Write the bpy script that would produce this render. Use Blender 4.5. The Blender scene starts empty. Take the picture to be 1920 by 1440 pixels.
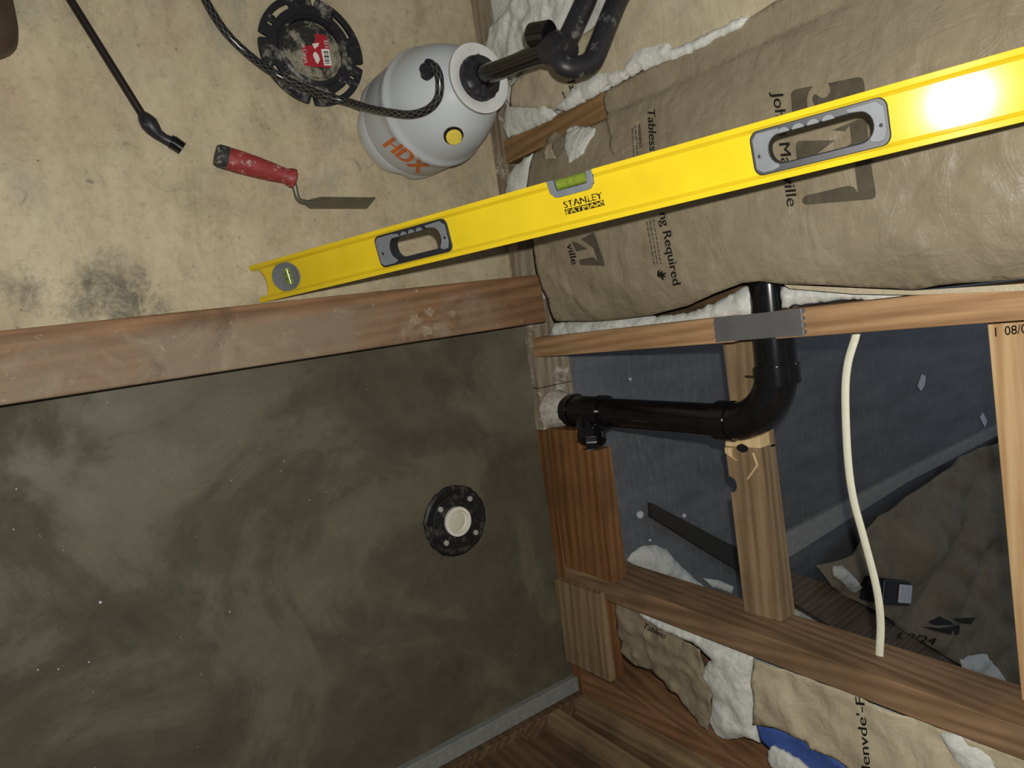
import bpy, bmesh, math, random
import numpy as np
from mathutils import Vector, Matrix, noise
from mathutils.geometry import delaunay_2d_cdt
random.seed(7)
S = bpy.context.scene
COL = S.collection
PI = math.pi

# ------------------------------------------------------------------ camera
FPX = 1357.0                       # focal length in pixels of the 1920x1440 frame
CAM = np.array([0.0, 0.0, 1.18])   # phone held about 1.2 m above the subfloor
def _unit(v): return v / np.linalg.norm(v)
_dn = _unit(np.array([-9 - 960, 747 - 720, FPX]))          # straight down
_fy = np.array([2850 - 960, 322 - 720, FPX]); _fy = _unit(_fy - _dn * _fy.dot(_dn))   # into the wall
R = np.array([np.cross(_fy, -_dn), _fy, -_dn])             # world = R @ camera
cd = bpy.data.cameras.new('camera'); cam = bpy.data.objects.new('camera', cd); COL.objects.link(cam)
cd.sensor_width = 36; cd.sensor_fit = 'HORIZONTAL'; cd.lens = FPX / 1920 * 36
cd.clip_start = .01
_m = Matrix.Identity(4)
for i in range(3):
    _m[i][0] = R[i, 0]; _m[i][1] = -R[i, 1]; _m[i][2] = -R[i, 2]; _m[i][3] = CAM[i]
cam.matrix_world = _m
S.camera = cam

# ------------------------------------------------------------------ light
w = bpy.data.worlds.new('room_ambient'); S.world = w; w.use_nodes = True
w.node_tree.nodes['Background'].inputs[0].default_value = (.92, .95, 1.0, 1)
w.node_tree.nodes['Background'].inputs[1].default_value = .085
fl = bpy.data.lights.new('phone_flash', 'POINT'); fl.energy = 35; fl.shadow_soft_size = .006
fl.color = (1.0, .975, .92)
flo = bpy.data.objects.new('phone_flash', fl); COL.objects.link(flo)
flo.location = Vector(CAM + R @ np.array([.016, -.036, 0]))
bl = bpy.data.lights.new('backroom_daylight', 'AREA'); bl.energy = 12; bl.size = .9; bl.color = (.68, .80, 1.0)
blo = bpy.data.objects.new('backroom_daylight', bl); COL.objects.link(blo)
blo.location = (-.3, 4.6, 1.7); blo.rotation_euler = (Vector((.5, 2.6, 0)) - Vector((-.3, 4.6, 1.7))).to_track_quat('-Z', 'Y').to_euler()
S.view_settings.view_transform = 'Standard'; S.view_settings.look = 'None'
S.view_settings.gamma = 1; S.view_settings.use_curve_mapping = False
S.view_settings.exposure = 0.0

# ------------------------------------------------------------------ helpers
def ray(p): return R @ np.array([p[0] - 960, p[1] - 720, FPX])
def onZ(x, y, z): r = ray((x, y)); return Vector(CAM + r * (z - CAM[2]) / r[2])
def onY(x, y, v): r = ray((x, y)); return Vector(CAM + r * (v - CAM[1]) / r[1])
def onX(x, y, v): r = ray((x, y)); return Vector(CAM + r * (v - CAM[0]) / r[0])

WL = {}                             # world location of every object made
def link(o, parent, loc):
    COL.objects.link(o); o.location = loc
    if parent is not None: o.parent = parent; o.location = Vector(loc) - WL[parent.name]
    WL[o.name] = Vector(loc)
def tag(o, label=None, cat=None, group=None, kind=None):
    if label: o['label'] = label
    if cat: o['category'] = cat
    if group: o['group'] = group
    if kind: o['kind'] = kind
    return o
def thing(name, label, cat, loc, group=None, kind=None):
    o = bpy.data.objects.new(name, None); o.empty_display_size = .02
    link(o, None, Vector(loc)); return tag(o, label, cat, group, kind)
def mk(name, V, F, mat, parent=None, smooth=False, bevel=0, label=None, angle=None):
    V = [Vector(v) for v in V]
    me = bpy.data.meshes.new(name)
    if parent is None:
        xs = [v.x for v in V]; ys = [v.y for v in V]; zs = [v.z for v in V]
        loc = Vector(((min(xs) + max(xs)) / 2, (min(ys) + max(ys)) / 2, min(zs)))
    else: loc = WL[parent.name].copy()
    me.from_pydata([tuple(v - loc) for v in V], [], F)
    bm = bmesh.new(); bm.from_mesh(me)
    bmesh.ops.recalc_face_normals(bm, faces=bm.faces)
    if bevel:
        bmesh.ops.bevel(bm, geom=[e for e in bm.edges if len(e.link_faces) == 2 and e.calc_face_angle(0) > .5], offset=bevel, segments=2, affect='EDGES', profile=.5)
    if smooth:
        for f in bm.faces: f.smooth = True
        a = angle if angle is not None else .8
        for e in bm.edges:
            if len(e.link_faces) == 2 and e.calc_face_angle(0) > a: e.smooth = False
    bm.to_mesh(me); bm.free()
    me.materials.append(mat)
    o = bpy.data.objects.new(name, me); link(o, parent, loc)
    if label: o['label'] = label
    return o
def box(x0, x1, y0, y1, z0, z1):
    V = [(x, y, z) for z in (z0, z1) for y in (y0, y1) for x in (x0, x1)]
    return V, [(0, 2, 3, 1), (4, 5, 7, 6), (0, 1, 5, 4), (2, 6, 7, 3), (0, 4, 6, 2), (1, 3, 7, 5)]
def lean(VF, ax):                   # shear a box in x with height: ax = dx per metre of z
    return [(x + ax * z, y, z) for x, y, z in VF[0]], VF[1]
def join(*parts):
    V = []; F = []
    for v, f in parts:
        n = len(V); V += list(v); F += [tuple(i + n for i in q) for q in f]
    return V, F
def tube(path, rad, n=12, flat=1.0, up=None, caps=True):
    P = [Vector(p) for p in path]; V = []; F = []
    prev = None
    for i, p in enumerate(P):
        t = (P[min(i + 1, len(P) - 1)] - P[max(i - 1, 0)]).normalized()
        if prev is None:
            ref = Vector(up) if up else (Vector((0, 0, 1)) if abs(t.z) < .9 else Vector((1, 0, 0)))
            a = (ref - t * ref.dot(t)).normalized()
        else: a = (prev - t * prev.dot(t)).normalized()
        prev = a; b = t.cross(a)
        r = rad[i] if isinstance(rad, (list, tuple)) else rad
        for k in range(n):
            q = 2 * PI * k / n; V.append(p + a * (r * math.cos(q) * flat) + b * (r * math.sin(q)))
    for i in range(len(P) - 1):
        for k in range(n): F.append((i * n + k, i * n + (k + 1) % n, (i + 1) * n + (k + 1) % n, (i + 1) * n + k))
    if caps: F.append(tuple(range(n))[::-1]); F.append(tuple((len(P) - 1) * n + k for k in range(n)))
    return V, F
def smooth_path(pts, sub=6):
    P = [Vector(p) for p in pts]; P = [P[0] * 2 - P[1]] + P + [P[-1] * 2 - P[-2]]; out = []
    for i in range(1, len(P) - 2):
        for k in range(sub):
            t = k / sub; a, b, c, d = P[i - 1], P[i], P[i + 1], P[i + 2]
            out.append(.5 * ((2 * b) + (c - a) * t + (2 * a - 5 * b + 4 * c - d) * t * t + (3 * b - a - 3 * c + d) * t ** 3))
    out.append(P[-2]); return out
def lathe(prof, org, axis=(0, 0, 1), n=32, mod=None, closed=False):
    ax = Vector(axis).normalized(); ref = Vector((1, 0, 0)) if abs(ax.x) < .9 else Vector((0, 1, 0))
    a = (ref - ax * ref.dot(ax)).normalized(); b = ax.cross(a); org = Vector(org); V = []; F = []
    for r, z in prof:
        for k in range(n):
            q = 2 * PI * k / n; rr = r if mod is None else mod(r, z, q)
            V.append(org + ax * z + a * (rr * math.cos(q)) + b * (rr * math.sin(q)))
    m = len(prof)
    for i in range(m - (0 if closed else 1)):
        j = (i + 1) % m
        for k in range(n): F.append((i * n + k, i * n + (k + 1) % n, j * n + (k + 1) % n, j * n + k))
    if not closed:
        if prof[0][0] > 1e-5: F.append(tuple(range(n))[::-1])
        if prof[-1][0] > 1e-5: F.append(tuple((m - 1) * n + k for k in range(n)))
    return V, F
def circ(cx, cy, r, n=28, a0=0): return [(cx + r * math.cos(a0 + 2 * PI * k / n), cy + r * math.sin(a0 + 2 * PI * k / n)) for k in range(n)]
def rrect(x0, x1, y0, y1, r, n=6):
    out = []
    for cx, cy, a in ((x1 - r, y1 - r, 0), (x0 + r, y1 - r, PI / 2), (x0 + r, y0 + r, PI), (x1 - r, y0 + r, 1.5 * PI)):
        for k in range(n + 1): out.append((cx + r * math.cos(a + PI / 2 * k / n), cy + r * math.sin(a + PI / 2 * k / n)))
    return out
def tri2d(loops, extra=()):
    pts = []; ed = []
    for L in loops:
        n = len(pts); pts += [Vector((p[0], p[1])) for p in L]; ed += [(n + i, n + (i + 1) % len(L)) for i in range(len(L))]
    pts += [Vector((p[0], p[1])) for p in extra]
    v, e, f, *_ = delaunay_2d_cdt(pts, ed, [], 1, 1e-7)
    if len(loops) > 1:
        g = []
        for q in f:
            c = sum((v[i] for i in q), Vector((0, 0))) / len(q)
            if sum(inside(L, c.x, c.y) for L in loops) % 2: g.append(q)
        f = g
    return v, f
def prism(loops, fn, w0, w1):       # flat outline with holes, extruded along w; fn(u, v, w) -> point
    v, f = tri2d(loops); n = len(v)
    V = [fn(p.x, p.y, w0) for p in v] + [fn(p.x, p.y, w1) for p in v]
    F = [tuple(reversed(t)) for t in f] + [tuple(i + n for i in t) for t in f]
    cnt = {}
    for t in f:
        for i in range(len(t)):
            a, b = t[i], t[(i + 1) % len(t)]; k = (min(a, b), max(a, b)); cnt.setdefault(k, []).append((a, b))
    for k, l in cnt.items():
        if len(l) == 1: a, b = l[0]; F.append((a, b, b + n, a + n))
    return V, F
def inside(poly, x, y):
    c = False; j = len(poly) - 1
    for i in range(len(poly)):
        xi, yi = poly[i]; xj, yj = poly[j]
        if (yi > y) != (yj > y) and x < (xj - xi) * (y - yi) / (yj - yi) + xi: c = not c
        j = i
    return c
def resample(L, step):
    out = []
    for i in range(len(L)):
        a = Vector(L[i]); b = Vector(L[(i + 1) % len(L)]); n = max(1, int((b - a).length / step))
        for k in range(n): out.append(tuple(a.lerp(b, k / n)))
    return out
def edge_dist(L, x, y):
    P = np.array(L); Q = np.roll(P, -1, 0); d = Q - P; t = np.clip((((x - P[:, 0]) * d[:, 0] + (y - P[:, 1]) * d[:, 1]) / np.maximum((d ** 2).sum(1), 1e-12)), 0, 1)
    return float(np.sqrt(((P + d * t[:, None] - np.array([x, y])) ** 2).sum(1)).min())
def fill(L, step, jit=.25):
    L = resample(L, step); xs = [p[0] for p in L]; ys = [p[1] for p in L]; ex = []
    y = min(ys); r = 0
    while y < max(ys):
        x = min(xs) + (step / 2 if r % 2 else 0)
        while x < max(xs):
            px, py = x + random.uniform(-jit, jit) * step, y + random.uniform(-jit, jit) * step
            if inside(L, px, py) and edge_dist(L, px, py) > .45 * step: ex.append((px, py))
            x += step
        y += step * .87; r += 1
    v, f = tri2d([L], ex); return L, v, f
def sheet(L, step, fn, th=.0006, off=(0, 1, 0)):   # thin sheet: fn(u, v) -> front point; backed by th along off
    L, v, f = fill(L, step); off = Vector(off) * th; n = len(v)
    A = [Vector(fn(p.x, p.y)) for p in v]; V = A + [a + off for a in A]
    F = [tuple(t) for t in f] + [tuple(i + n for i in reversed(t)) for t in f]; cnt = {}
    for t in f:
        for i in range(3):
            a, b = t[i], t[(i + 1) % 3]; cnt.setdefault((min(a, b), max(a, b)), []).append((a, b))
    for k, l in cnt.items():
        if len(l) == 1: a, b = l[0]; F.append((b, a, a + n, b + n))
    return V, F
def nz(x, y, z=0.0): return noise.noise(Vector((x, y, z)))
def rot(x, y, a): c, s = math.cos(a), math.sin(a); return x * c - y * s, x * s + y * c
def crumple(x, y, seed, amp, sc):
    h = 0
    for k, (s, a) in enumerate(((1, 1), (2.1, .55), (4.3, .28))):
        u, v = rot(x, y, .9 * k + seed); u += .02 * nz(x * 30, y * 30, seed)
        h += a * (abs(nz(u * sc * s * 1.6 + seed * 9, v * sc * s * .7, seed * 3.1 + k)) - .25)
    return amp * h

# text -> flat triangles, unit cap height
_TX = {}
def text_mesh(s, bold=0.0):
    if (s, bold) in _TX: return _TX[(s, bold)]
    c = bpy.data.curves.new('lettering', 'FONT'); c.body = s; c.fill_mode = 'FRONT'; c.resolution_u = 3
    o = bpy.data.objects.new('lettering', c); COL.objects.link(o); bpy.context.view_layer.update()
    me = bpy.data.meshes.new_from_object(o.evaluated_get(bpy.context.evaluated_depsgraph_get()))
    bpy.data.objects.remove(o); bpy.data.curves.remove(c)
    bm = bmesh.new(); bm.from_mesh(me); bmesh.ops.triangulate(bm, faces=bm.faces)
    for _ in range(2):
        lg = [e for e in bm.edges if e.calc_length() > .25]
        if lg: bmesh.ops.subdivide_edges(bm, edges=lg, cuts=1); bmesh.ops.triangulate(bm, faces=bm.faces)
    V = [(v.co.x, v.co.y) for v in bm.verts]; bm.verts.index_update(); F = [tuple(v.index for v in f.verts) for f in bm.faces]
    bm.free(); bpy.data.meshes.remove(me)
    if bold:      # heavier strokes: the same glyphs laid twice, slightly apart
        n0 = len(V); V = [(x - bold, y) for x, y in V] + [(x + bold, y) for x, y in V]; F = F + [tuple(i + n0 for i in q) for q in F]
    x0 = min(v[0] for v in V); x1 = max(v[0] for v in V); H = .69
    _TX[(s, bold)] = ([((x - x0) / (x1 - x0), y / H) for x, y in V], F); return _TX[(s, bold)]
def print_text(name, s, p0, p1, up, hit, mat, parent, bold=.022):
    # p0, p1: ends of the base line, up: cap height vector (frame pixels); hit(px, py) -> point on the printed surface
    V, F = text_mesh(s, bold)
    return mk(name, [hit(p0[0] + (p1[0] - p0[0]) * u + up[0] * v, p0[1] + (p1[1] - p0[1]) * u + up[1] * v) for u, v in V], F, mat, parent)
def print_poly(name, polys, hit, mat, parent):
    parts = []
    for L in polys:
        L2, v, f = fill(L, 9, .1); parts.append(([hit(p.x, p.y) for p in v], [tuple(t) for t in f]))
    V, F = join(*parts); return mk(name, V, F, mat, parent)
def ysurf_hit(fn, y0=.85, gap=.0022):
    def h(px, py):
        y = y0
        for _ in range(12): p = onY(px, py, y); y = .5 * y + .5 * (fn(p.x, p.z) - gap)
        return onY(px, py, y)
    return h
def ysurf_outline(pts, fn, y0=.85):
    h = ysurf_hit(fn, y0, 0); return [(h(*p).x, h(*p).z) for p in pts]

# ------------------------------------------------------------------ materials
def lin(c): return tuple((v / 255 / 12.92 if v / 255 <= .04045 else ((v / 255 + .055) / 1.055) ** 2.4) for v in c) + (1,)
class NT:
    def __init__(s, name):
        s.m = bpy.data.materials.new(name); s.m.use_nodes = True; s.t = s.m.node_tree
        s.b = s.t.nodes['Principled BSDF']; s.tc = s.t.nodes.new('ShaderNodeTexCoord')
    def n(s, k, **kw):
        o = s.t.nodes.new('ShaderNode' + k)
        for a, v in kw.items(): setattr(o, a, v)
        return o
    def l(s, a, b): s.t.links.new(a, b)
    def coord(s, scale=(1, 1, 1), rotz=(0, 0, 0)):
        m = s.n('Mapping'); m.inputs['Scale'].default_value = scale; m.inputs['Rotation'].default_value = rotz
        s.l(s.tc.outputs['Object'], m.inputs['Vector']); return m.outputs[0]
    def noise(s, vec, sc, det=4, rough=.55, dist=0):
        o = s.n('TexNoise'); o.inputs['Scale'].default_value = sc; o.inputs['Detail'].default_value = det
        o.inputs['Roughness'].default_value = rough; o.inputs['Distortion'].default_value = dist; s.l(vec, o.inputs['Vector']); return o.outputs['Fac']
    def ramp(s, fac, stops):
        o = s.n('ValToRGB'); e = o.color_ramp.elements
        while len(e) < len(stops): e.new(.5)
        for q, (p, c) in zip(e, stops): q.position = p; q.color = c if len(c) == 4 else tuple(c) + (1,)
        s.l(fac, o.inputs[0]); return o.outputs[0]
    def mix(s, fac, a, b):
        o = s.n('Mix', data_type='RGBA')
        if isinstance(fac, float): o.inputs[0].default_value = fac
        else: s.l(fac, o.inputs[0])
        for v, i in ((a, 6), (b, 7)):
            if isinstance(v, tuple): o.inputs[i].default_value = v
            else: s.l(v, o.inputs[i])
        return o.outputs[2]
    def bump(s, fac, st=.3, d=.002):
        o = s.n('Bump'); o.inputs['Strength'].default_value = st; o.inputs['Distance'].default_value = d
        s.l(fac, o.inputs['Height']); s.l(o.outputs[0], s.b.inputs['Normal'])
    def fin(s, col, rough=.6, spec=.4, metal=0):
        if isinstance(col, tuple): s.b.inputs['Base Color'].default_value = col
        else: s.l(col, s.b.inputs['Base Color'])
        if isinstance(rough, float): s.b.inputs['Roughness'].default_value = rough
        else: s.l(rough, s.b.inputs['Roughness'])
        s.b.inputs['Specular IOR Level'].default_value = spec; s.b.inputs['Metallic'].default_value = metal
        return s.m
W0 = (0, 0, 0, 1); W1 = (1, 1, 1, 1)
def plain(name, c, rough=.5, spec=.4, metal=0, var=.12, sc=60, bump=0, dust=None):
    t = NT(name); c = lin(c); d = tuple(v * (1 - var) for v in c[:3]) + (1,); u = tuple(min(1, v * (1 + var)) for v in c[:3]) + (1,)
    f = t.noise(t.coord(), sc, 5); col = t.ramp(f, [(.3, d), (.7, u)])
    if dust:
        g = t.noise(t.coord(), dust[1], 8, .7); col = t.mix(t.ramp(g, [(dust[2], W0), (dust[2] + .12, W1)]), col, lin(dust[0]))
    if bump: t.bump(f, bump, .001)
    return t.fin(col, rough, spec, metal)
def wood(name, dark, light, axis, dirt=None, rough=.65, ring=1.0, blot=.5, off=0.0, mask=None):
    t = NT(name); dark = lin(dark); light = lin(light)
    s = [14 * ring] * 3; s['xyz'.index(axis)] = .9
    mp = t.coord(tuple(s), (.05, .03, .04)); mp2 = t.coord(tuple(v * (7 if v > 1 else 4) for v in s)); mp3 = t.coord(tuple(v * (2.2 if v > 1 else 1.5) for v in s))
    for q in (mp, mp2, mp3): q.node.inputs['Location'].default_value = (off, off * 1.7, off * .6)
    wv = t.n('TexWave', wave_type='BANDS', bands_direction='DIAGONAL'); t.l(mp, wv.inputs['Vector'])
    wv.inputs['Scale'].default_value = 2.2; wv.inputs['Distortion'].default_value = 8; wv.inputs['Detail'].default_value = 4; wv.inputs['Detail Scale'].default_value = .6
    fine = t.noise(mp2, 1.4, 6, .7, .4); mid = t.noise(mp3, 1.0, 6, .65, 1.2)
    g = t.mix(.84, wv.outputs['Color'], t.mix(.5, fine, mid))
    col = t.ramp(g, [(.34, dark), (.62, light)])
    bl = t.noise(t.coord(), 9, 4); col = t.mix(t.ramp(bl, [(.42, W0), (.75, (blot,) * 3 + (1,))]), col, tuple(v * .5 for v in dark[:3]) + (1,))
    if dirt:
        mk_ = None
        if mask:      # wear is heavier in the trodden middle of the plank
            sx = t.n('SeparateXYZ'); t.l(t.tc.outputs['Object'], sx.inputs[0]); f = []
            for ax, a0, a1 in mask:
                mr = t.n('MapRange'); mr.inputs[1].default_value = a0; mr.inputs[2].default_value = a1; t.l(sx.outputs[ax], mr.inputs[0]); f.append(mr.outputs[0])
            mk_ = f[0]
            for q in f[1:]:
                mm = t.n('Math', operation='MULTIPLY'); t.l(mk_, mm.inputs[0]); t.l(q, mm.inputs[1]); mk_ = mm.outputs[0]
        for k, (c, sc, th, wd) in enumerate(dirt):
            q = t.ramp(t.noise(t.coord(), sc, 9, .68, .6), [(th, W0), (th + wd, (.9, .9, .9, 1))])
            if mk_ is not None and k < 2:
                mm = t.n('Math', operation='MULTIPLY'); t.l(q, mm.inputs[0]); t.l(mk_, mm.inputs[1]); q = mm.outputs[0]
            col = t.mix(q, col, lin(c))
    t.bump(g, .25, .001); return t.fin(col, rough, .3)

M = {}
# stained plywood subfloor
t = NT('plywood_subfloor')
a = t.noise(t.coord((3, 12, 3)), 1.6, 10, .7, .5); b_ = t.noise(t.coord(), 6, 10, .68, .8)
col = t.mix(.5, t.ramp(a, [(.32, lin((160, 147, 118))), (.50, lin((192, 178, 148))), (.68, lin((206, 194, 164)))]), t.ramp(b_, [(.32, lin((158, 147, 120))), (.5, lin((192, 178, 146))), (.68, lin((208, 196, 164)))]))
st = t.noise(t.coord(), 13, 10, .78, .6); col = t.mix(t.ramp(st, [(.54, W0), (.70, (.6, .6, .6, 1))]), col, lin((140, 132, 108)))
gr = t.noise(t.coord((1, 1.6, 1)), 7, 6, .6, .3); col = t.mix(t.ramp(gr, [(.56, W0), (.72, (.6, .6, .6, 1))]), col, lin((140, 142, 126)))
pk = t.noise(t.coord(), 4.2, 5, .6); col = t.mix(t.ramp(pk, [(.50, W0), (.70, (.55, .55, .55, 1))]), col, lin((176, 150, 126)))
fg = t.noise(t.coord(), 70, 8, .8, .4); col = t.mix(t.ramp(fg, [(.50, W0), (.68, (.5, .5, .5, 1))]), col, lin((144, 130, 104))); col = t.mix(t.ramp(fg, [(.30, (.5, .5, .5, 1)), (.44, W0)]), col, lin((216, 206, 178)))
sp = t.noise(t.coord(), 95, 4, .7); col = t.mix(t.ramp(sp, [(.66, W0), (.74, (.8, .8, .8, 1))]), col, lin((96, 84, 66)))
# damp dark patches beside the curb
for px_, py_, rr, am in ((205, 530, .075, .40), (235, 572, .06, .36), (150, 575, .045, .30), (45, 545, .05, .36), (300, 572, .045, .28)):
    c_ = onZ(px_, py_, 0)
    vm = t.n('VectorMath', operation='DISTANCE'); t.l(t.tc.outputs['Object'], vm.inputs[0]); vm.inputs[1].default_value = (c_.x + .76, c_.y - .11, .02)
    mr = t.n('MapRange'); mr.inputs[1].default_value = rr; mr.inputs[2].default_value = 0; mr.inputs[3].default_value = 0; mr.inputs[4].default_value = am; t.l(vm.outputs['Value'], mr.inputs[0])
    ad = t.n('Math', operation='ADD'); t.l(mr.outputs[0], ad.inputs[0]); q = t.noise(t.coord(), 34, 10, .8, .5); t.l(q, ad.inputs[1])
    col = t.mix(t.ramp(ad.outputs[0], [(.60, W0), (.90, (.8, .8, .8, 1))]), col, lin((84, 82, 70)))
t.bump(t.noise(t.coord((40, 200, 40)), 1, 4), .2, .001); M['ply'] = t.fin(col, .62, .35)
# damp mortar
t = NT('damp_mortar')
a = t.noise(t.coord(), 3.4, 9, .6, .8); b_ = t.noise(t.coord(), 16, 9, .72, .4); c_ = t.noise(t.coord(), 200, 6, .8)
col = t.mix(.5, t.ramp(a, [(.36, lin((66, 63, 50))), (.48, lin((82, 78, 63))), (.54, lin((104, 101, 80))), (.66, lin((110, 106, 85)))]), t.ramp(b_, [(.3, lin((68, 63, 51))), (.7, lin((104, 97, 80)))]))
rd = t.noise(t.coord(), 2.3, 3, .5); col = t.mix(t.ramp(rd, [(.55, W0), (.75, (.5, .5, .5, 1))]), col, lin((88, 70, 60)))
col = t.mix(t.ramp(c_, [(.56, W0), (.72, (.7, .7, .7, 1))]), col, lin((48, 45, 37)))
col = t.mix(t.ramp(t.noise(t.coord(), 130, 2, .5), [(.76, W0), (.80, (.7, .7, .7, 1))]), col, lin((170, 164, 148)))
bm_ = t.mix(t.ramp(a, [(.48, W1), (.58, W0)]), (.5, .5, .5, 1), c_); t.bump(bm_, .5, .002)
M['mortar'] = t.fin(col, t.ramp(a, [(.42, (.85,) * 3), (.6, (.55,) * 3)]), .35)
# kraft paper
def kraft(name, lo, hi, ro=.42, sp=.5):
    t = NT(name); a = t.noise(t.coord(), 12, 6, .6, .5); b_ = t.noise(t.coord(), 90, 6, .65)
    col = t.mix(.35, t.ramp(a, [(.3, lin(lo)), (.7, lin(hi))]), t.ramp(b_, [(.3, lin(lo)), (.7, lin(hi))]))
    fo_ = t.noise(t.coord((9, 9, 22), (0, .6, .3)), 1.0, 7, .62, 1.2); f2 = t.noise(t.coord((40, 40, 18), (0, -.5, 0)), 1.0, 5, .6, 1.5)
    t.bump(t.mix(.4, fo_, f2), .55, .010)
    return t.fin(col, ro, sp)
M['kraft'] = kraft('kraft_paper', (132, 121, 99), (155, 143, 119))
M['kraft_pale'] = kraft('kraft_paper_pale', (176, 164, 136), (200, 188, 160))
M['kraft_dusty'] = kraft('kraft_paper_dusty', (116, 106, 90), (146, 136, 114), .8, .2)
t = NT('fibreglass_wool'); a = t.noise(t.coord(), 26, 8, .7, .6); b_ = t.noise(t.coord(), 160, 5, .7)
col = t.mix(.5, t.ramp(a, [(.3, lin((186, 188, 180))), (.65, lin((236, 236, 226)))]), t.ramp(b_, [(.25, lin((180, 182, 176))), (.7, lin((240, 240, 232)))]))
t.bump(t.mix(.4, a, b_), .6, .006); M['wool'] = t.fin(col, .95, .1)
# lumber
SM = ((206, 194, 178), 26, .56, .16)
M['stud'] = wood('stud_fir', (140, 106, 72), (186, 148, 108), 'z', blot=.35)
M['stud_left'] = wood('stud_fir_golden', (118, 90, 58), (158, 124, 84), 'z', off=3)
M['stud2'] = wood('stud_brown', (106, 82, 58), (150, 120, 90), 'z', blot=.55, off=1.3)
M['corner'] = wood('corner_stud_redbrown', (110, 78, 52), (154, 114, 80), 'z', off=5)
M['wallboard_light'] = wood('grey_brown_stud', (110, 92, 66), (150, 126, 94), 'z', off=2, blot=.6)
M['wallboard_dark'] = wood('dark_sheathing', (76, 60, 42), (112, 88, 62), 'z', off=8, blot=.7)
M['plate'] = wood('bottom_plate_grey', (119, 104, 84), (167, 154, 131), 'x', dirt=[((206, 200, 186), 30, .55, .12)])
M['block_brown'] = wood('blocking_brown', (96, 64, 36), (142, 98, 58), 'x', blot=.6, off=2.2)
M['block_tan'] = wood('blocking_tan', (116, 94, 68), (154, 130, 98), 'x', off=4.4, blot=.5)
M['block_fresh'] = wood('fresh_cut_wood', (206, 176, 124), (232, 204, 156), 'x', blot=.1)
M['block_top'] = wood('top_block_pale', (175, 138, 96), (206, 175, 129), 'x', blot=.15, off=6)
M['curb'] = wood('curb_worn_wood', (104, 76, 52), (146, 110, 78), 'y', dirt=[((132, 117, 97), 5, .34, .24), ((150, 135, 114), 18, .50, .2), ((178, 162, 138), 60, .62, .1), ((80, 60, 42), 8, .58, .16)], blot=.45, mask=[(0, -.034, -.012), (1, .74, .60)])
M['joist'] = wood('dusty_joist', (86, 72, 58), (118, 102, 84), 'y', blot=.3)
M['dab'] = None
# plastics, metals
M['abs'] = plain('black_abs', (18, 18, 19), .16, .6, var=.3)
M['abs_dusty'] = plain('black_abs_dusty', (34, 34, 38), .45, .5, dust=((120, 118, 110), 34, .57))
M['abs_flange'] = plain('black_abs_flange_dusty', (34, 34, 38), .5, .4, dust=((150, 146, 134), 24, .54))
M['abs_muddy'] = plain('black_abs_mortar_smeared', (24, 24, 25), .5, .4, dust=((74, 70, 60), 60, .52))
M['dab'] = plain('pale_mortar_dab', (150, 132, 108), .9, .1, var=.25, sc=160, bump=.5)
M['crust'] = plain('dry_mortar_crust', (176, 170, 158), .95, .1, var=.3, sc=120, bump=.8)
M['yellow'] = plain('yellow_enamel', (226, 196, 38), .13, .2, var=.05, sc=20, dust=((120, 96, 34), 120, .71))
M['yellow_print'] = plain('yellow_enamel_lettering', (226, 196, 38), .3, .5, var=.03)
M['rubber_dark'] = plain('dark_grey_rubber', (36, 38, 44), .45, .5, var=.2)
M['rubber_grey'] = plain('light_grey_rubber', (116, 120, 124), .5, .4, var=.12)
M['ink'] = plain('black_print_ink', (30, 28, 24), .6, .25, var=.25, sc=200)
M['ink_grey'] = plain('grey_print_ink', (84, 78, 64), .55, .3, var=.15)
t = NT('worn_ink'); f = t.noise(t.coord(), 420, 3, .6); t.fin(t.mix(t.ramp(f, [(.57, W0), (.61, W1)]), lin((34, 30, 20)), lin((222, 192, 38))), .4, .4); M['ink_worn'] = t.m
t = NT('vial_fluid'); t.b.inputs['Transmission Weight'].default_value = .55; M['vial'] = t.fin(lin((170, 190, 70)), .06, .5)
M['steel'] = plain('galvanised_steel', (152, 154, 156), .42, .5, .75, var=.1, sc=30)
M['bolt'] = plain('bolt_steel', (206, 204, 196), .35, .5, .5, dust=((120, 112, 98), 300, .55))
M['blade'] = plain('dull_trowel_steel', (120, 118, 104), .42, .5, .55, dust=((150, 142, 122), 60, .6))
M['white_pvc'] = plain('white_plastic', (226, 222, 208), .5, .4, var=.05)
M['grit'] = plain('pale_grit', (206, 202, 182), .9, .2, var=.2, sc=500, bump=.8, dust=((90, 86, 74), 330, .58))
M['tank'] = plain('translucent_grey_poly', (196, 202, 204), .36, .45, var=.04, sc=8)
M['tank_ring'] = plain('pale_grey_poly', (206, 208, 206), .45, .4, var=.05)
M['orange'] = plain('orange_stencil', (214, 112, 44), .45, .4)
M['yellow_cap'] = plain('yellow_valve', (232, 208, 84), .4, .4)
M['red_rubber'] = plain('red_rubber_grip', (150, 56, 54), .55, .35, var=.12, dust=((190, 172, 158), 110, .55))
M['red_label'] = plain('red_sticker', (172, 40, 52), .5, .3, var=.15, dust=((170, 158, 140), 70, .60))
M['white_ink'] = plain('white_print', (232, 222, 216), .6, .3)
M['barcode'] = plain('barcode_ink', (58, 92, 76), .6, .3)
t = NT('braided_hose'); at = t.n('Attribute', attribute_name='braid'); sx = t.n('SeparateXYZ'); t.l(at.outputs['Vector'], sx.inputs[0])
ms = []
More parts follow.
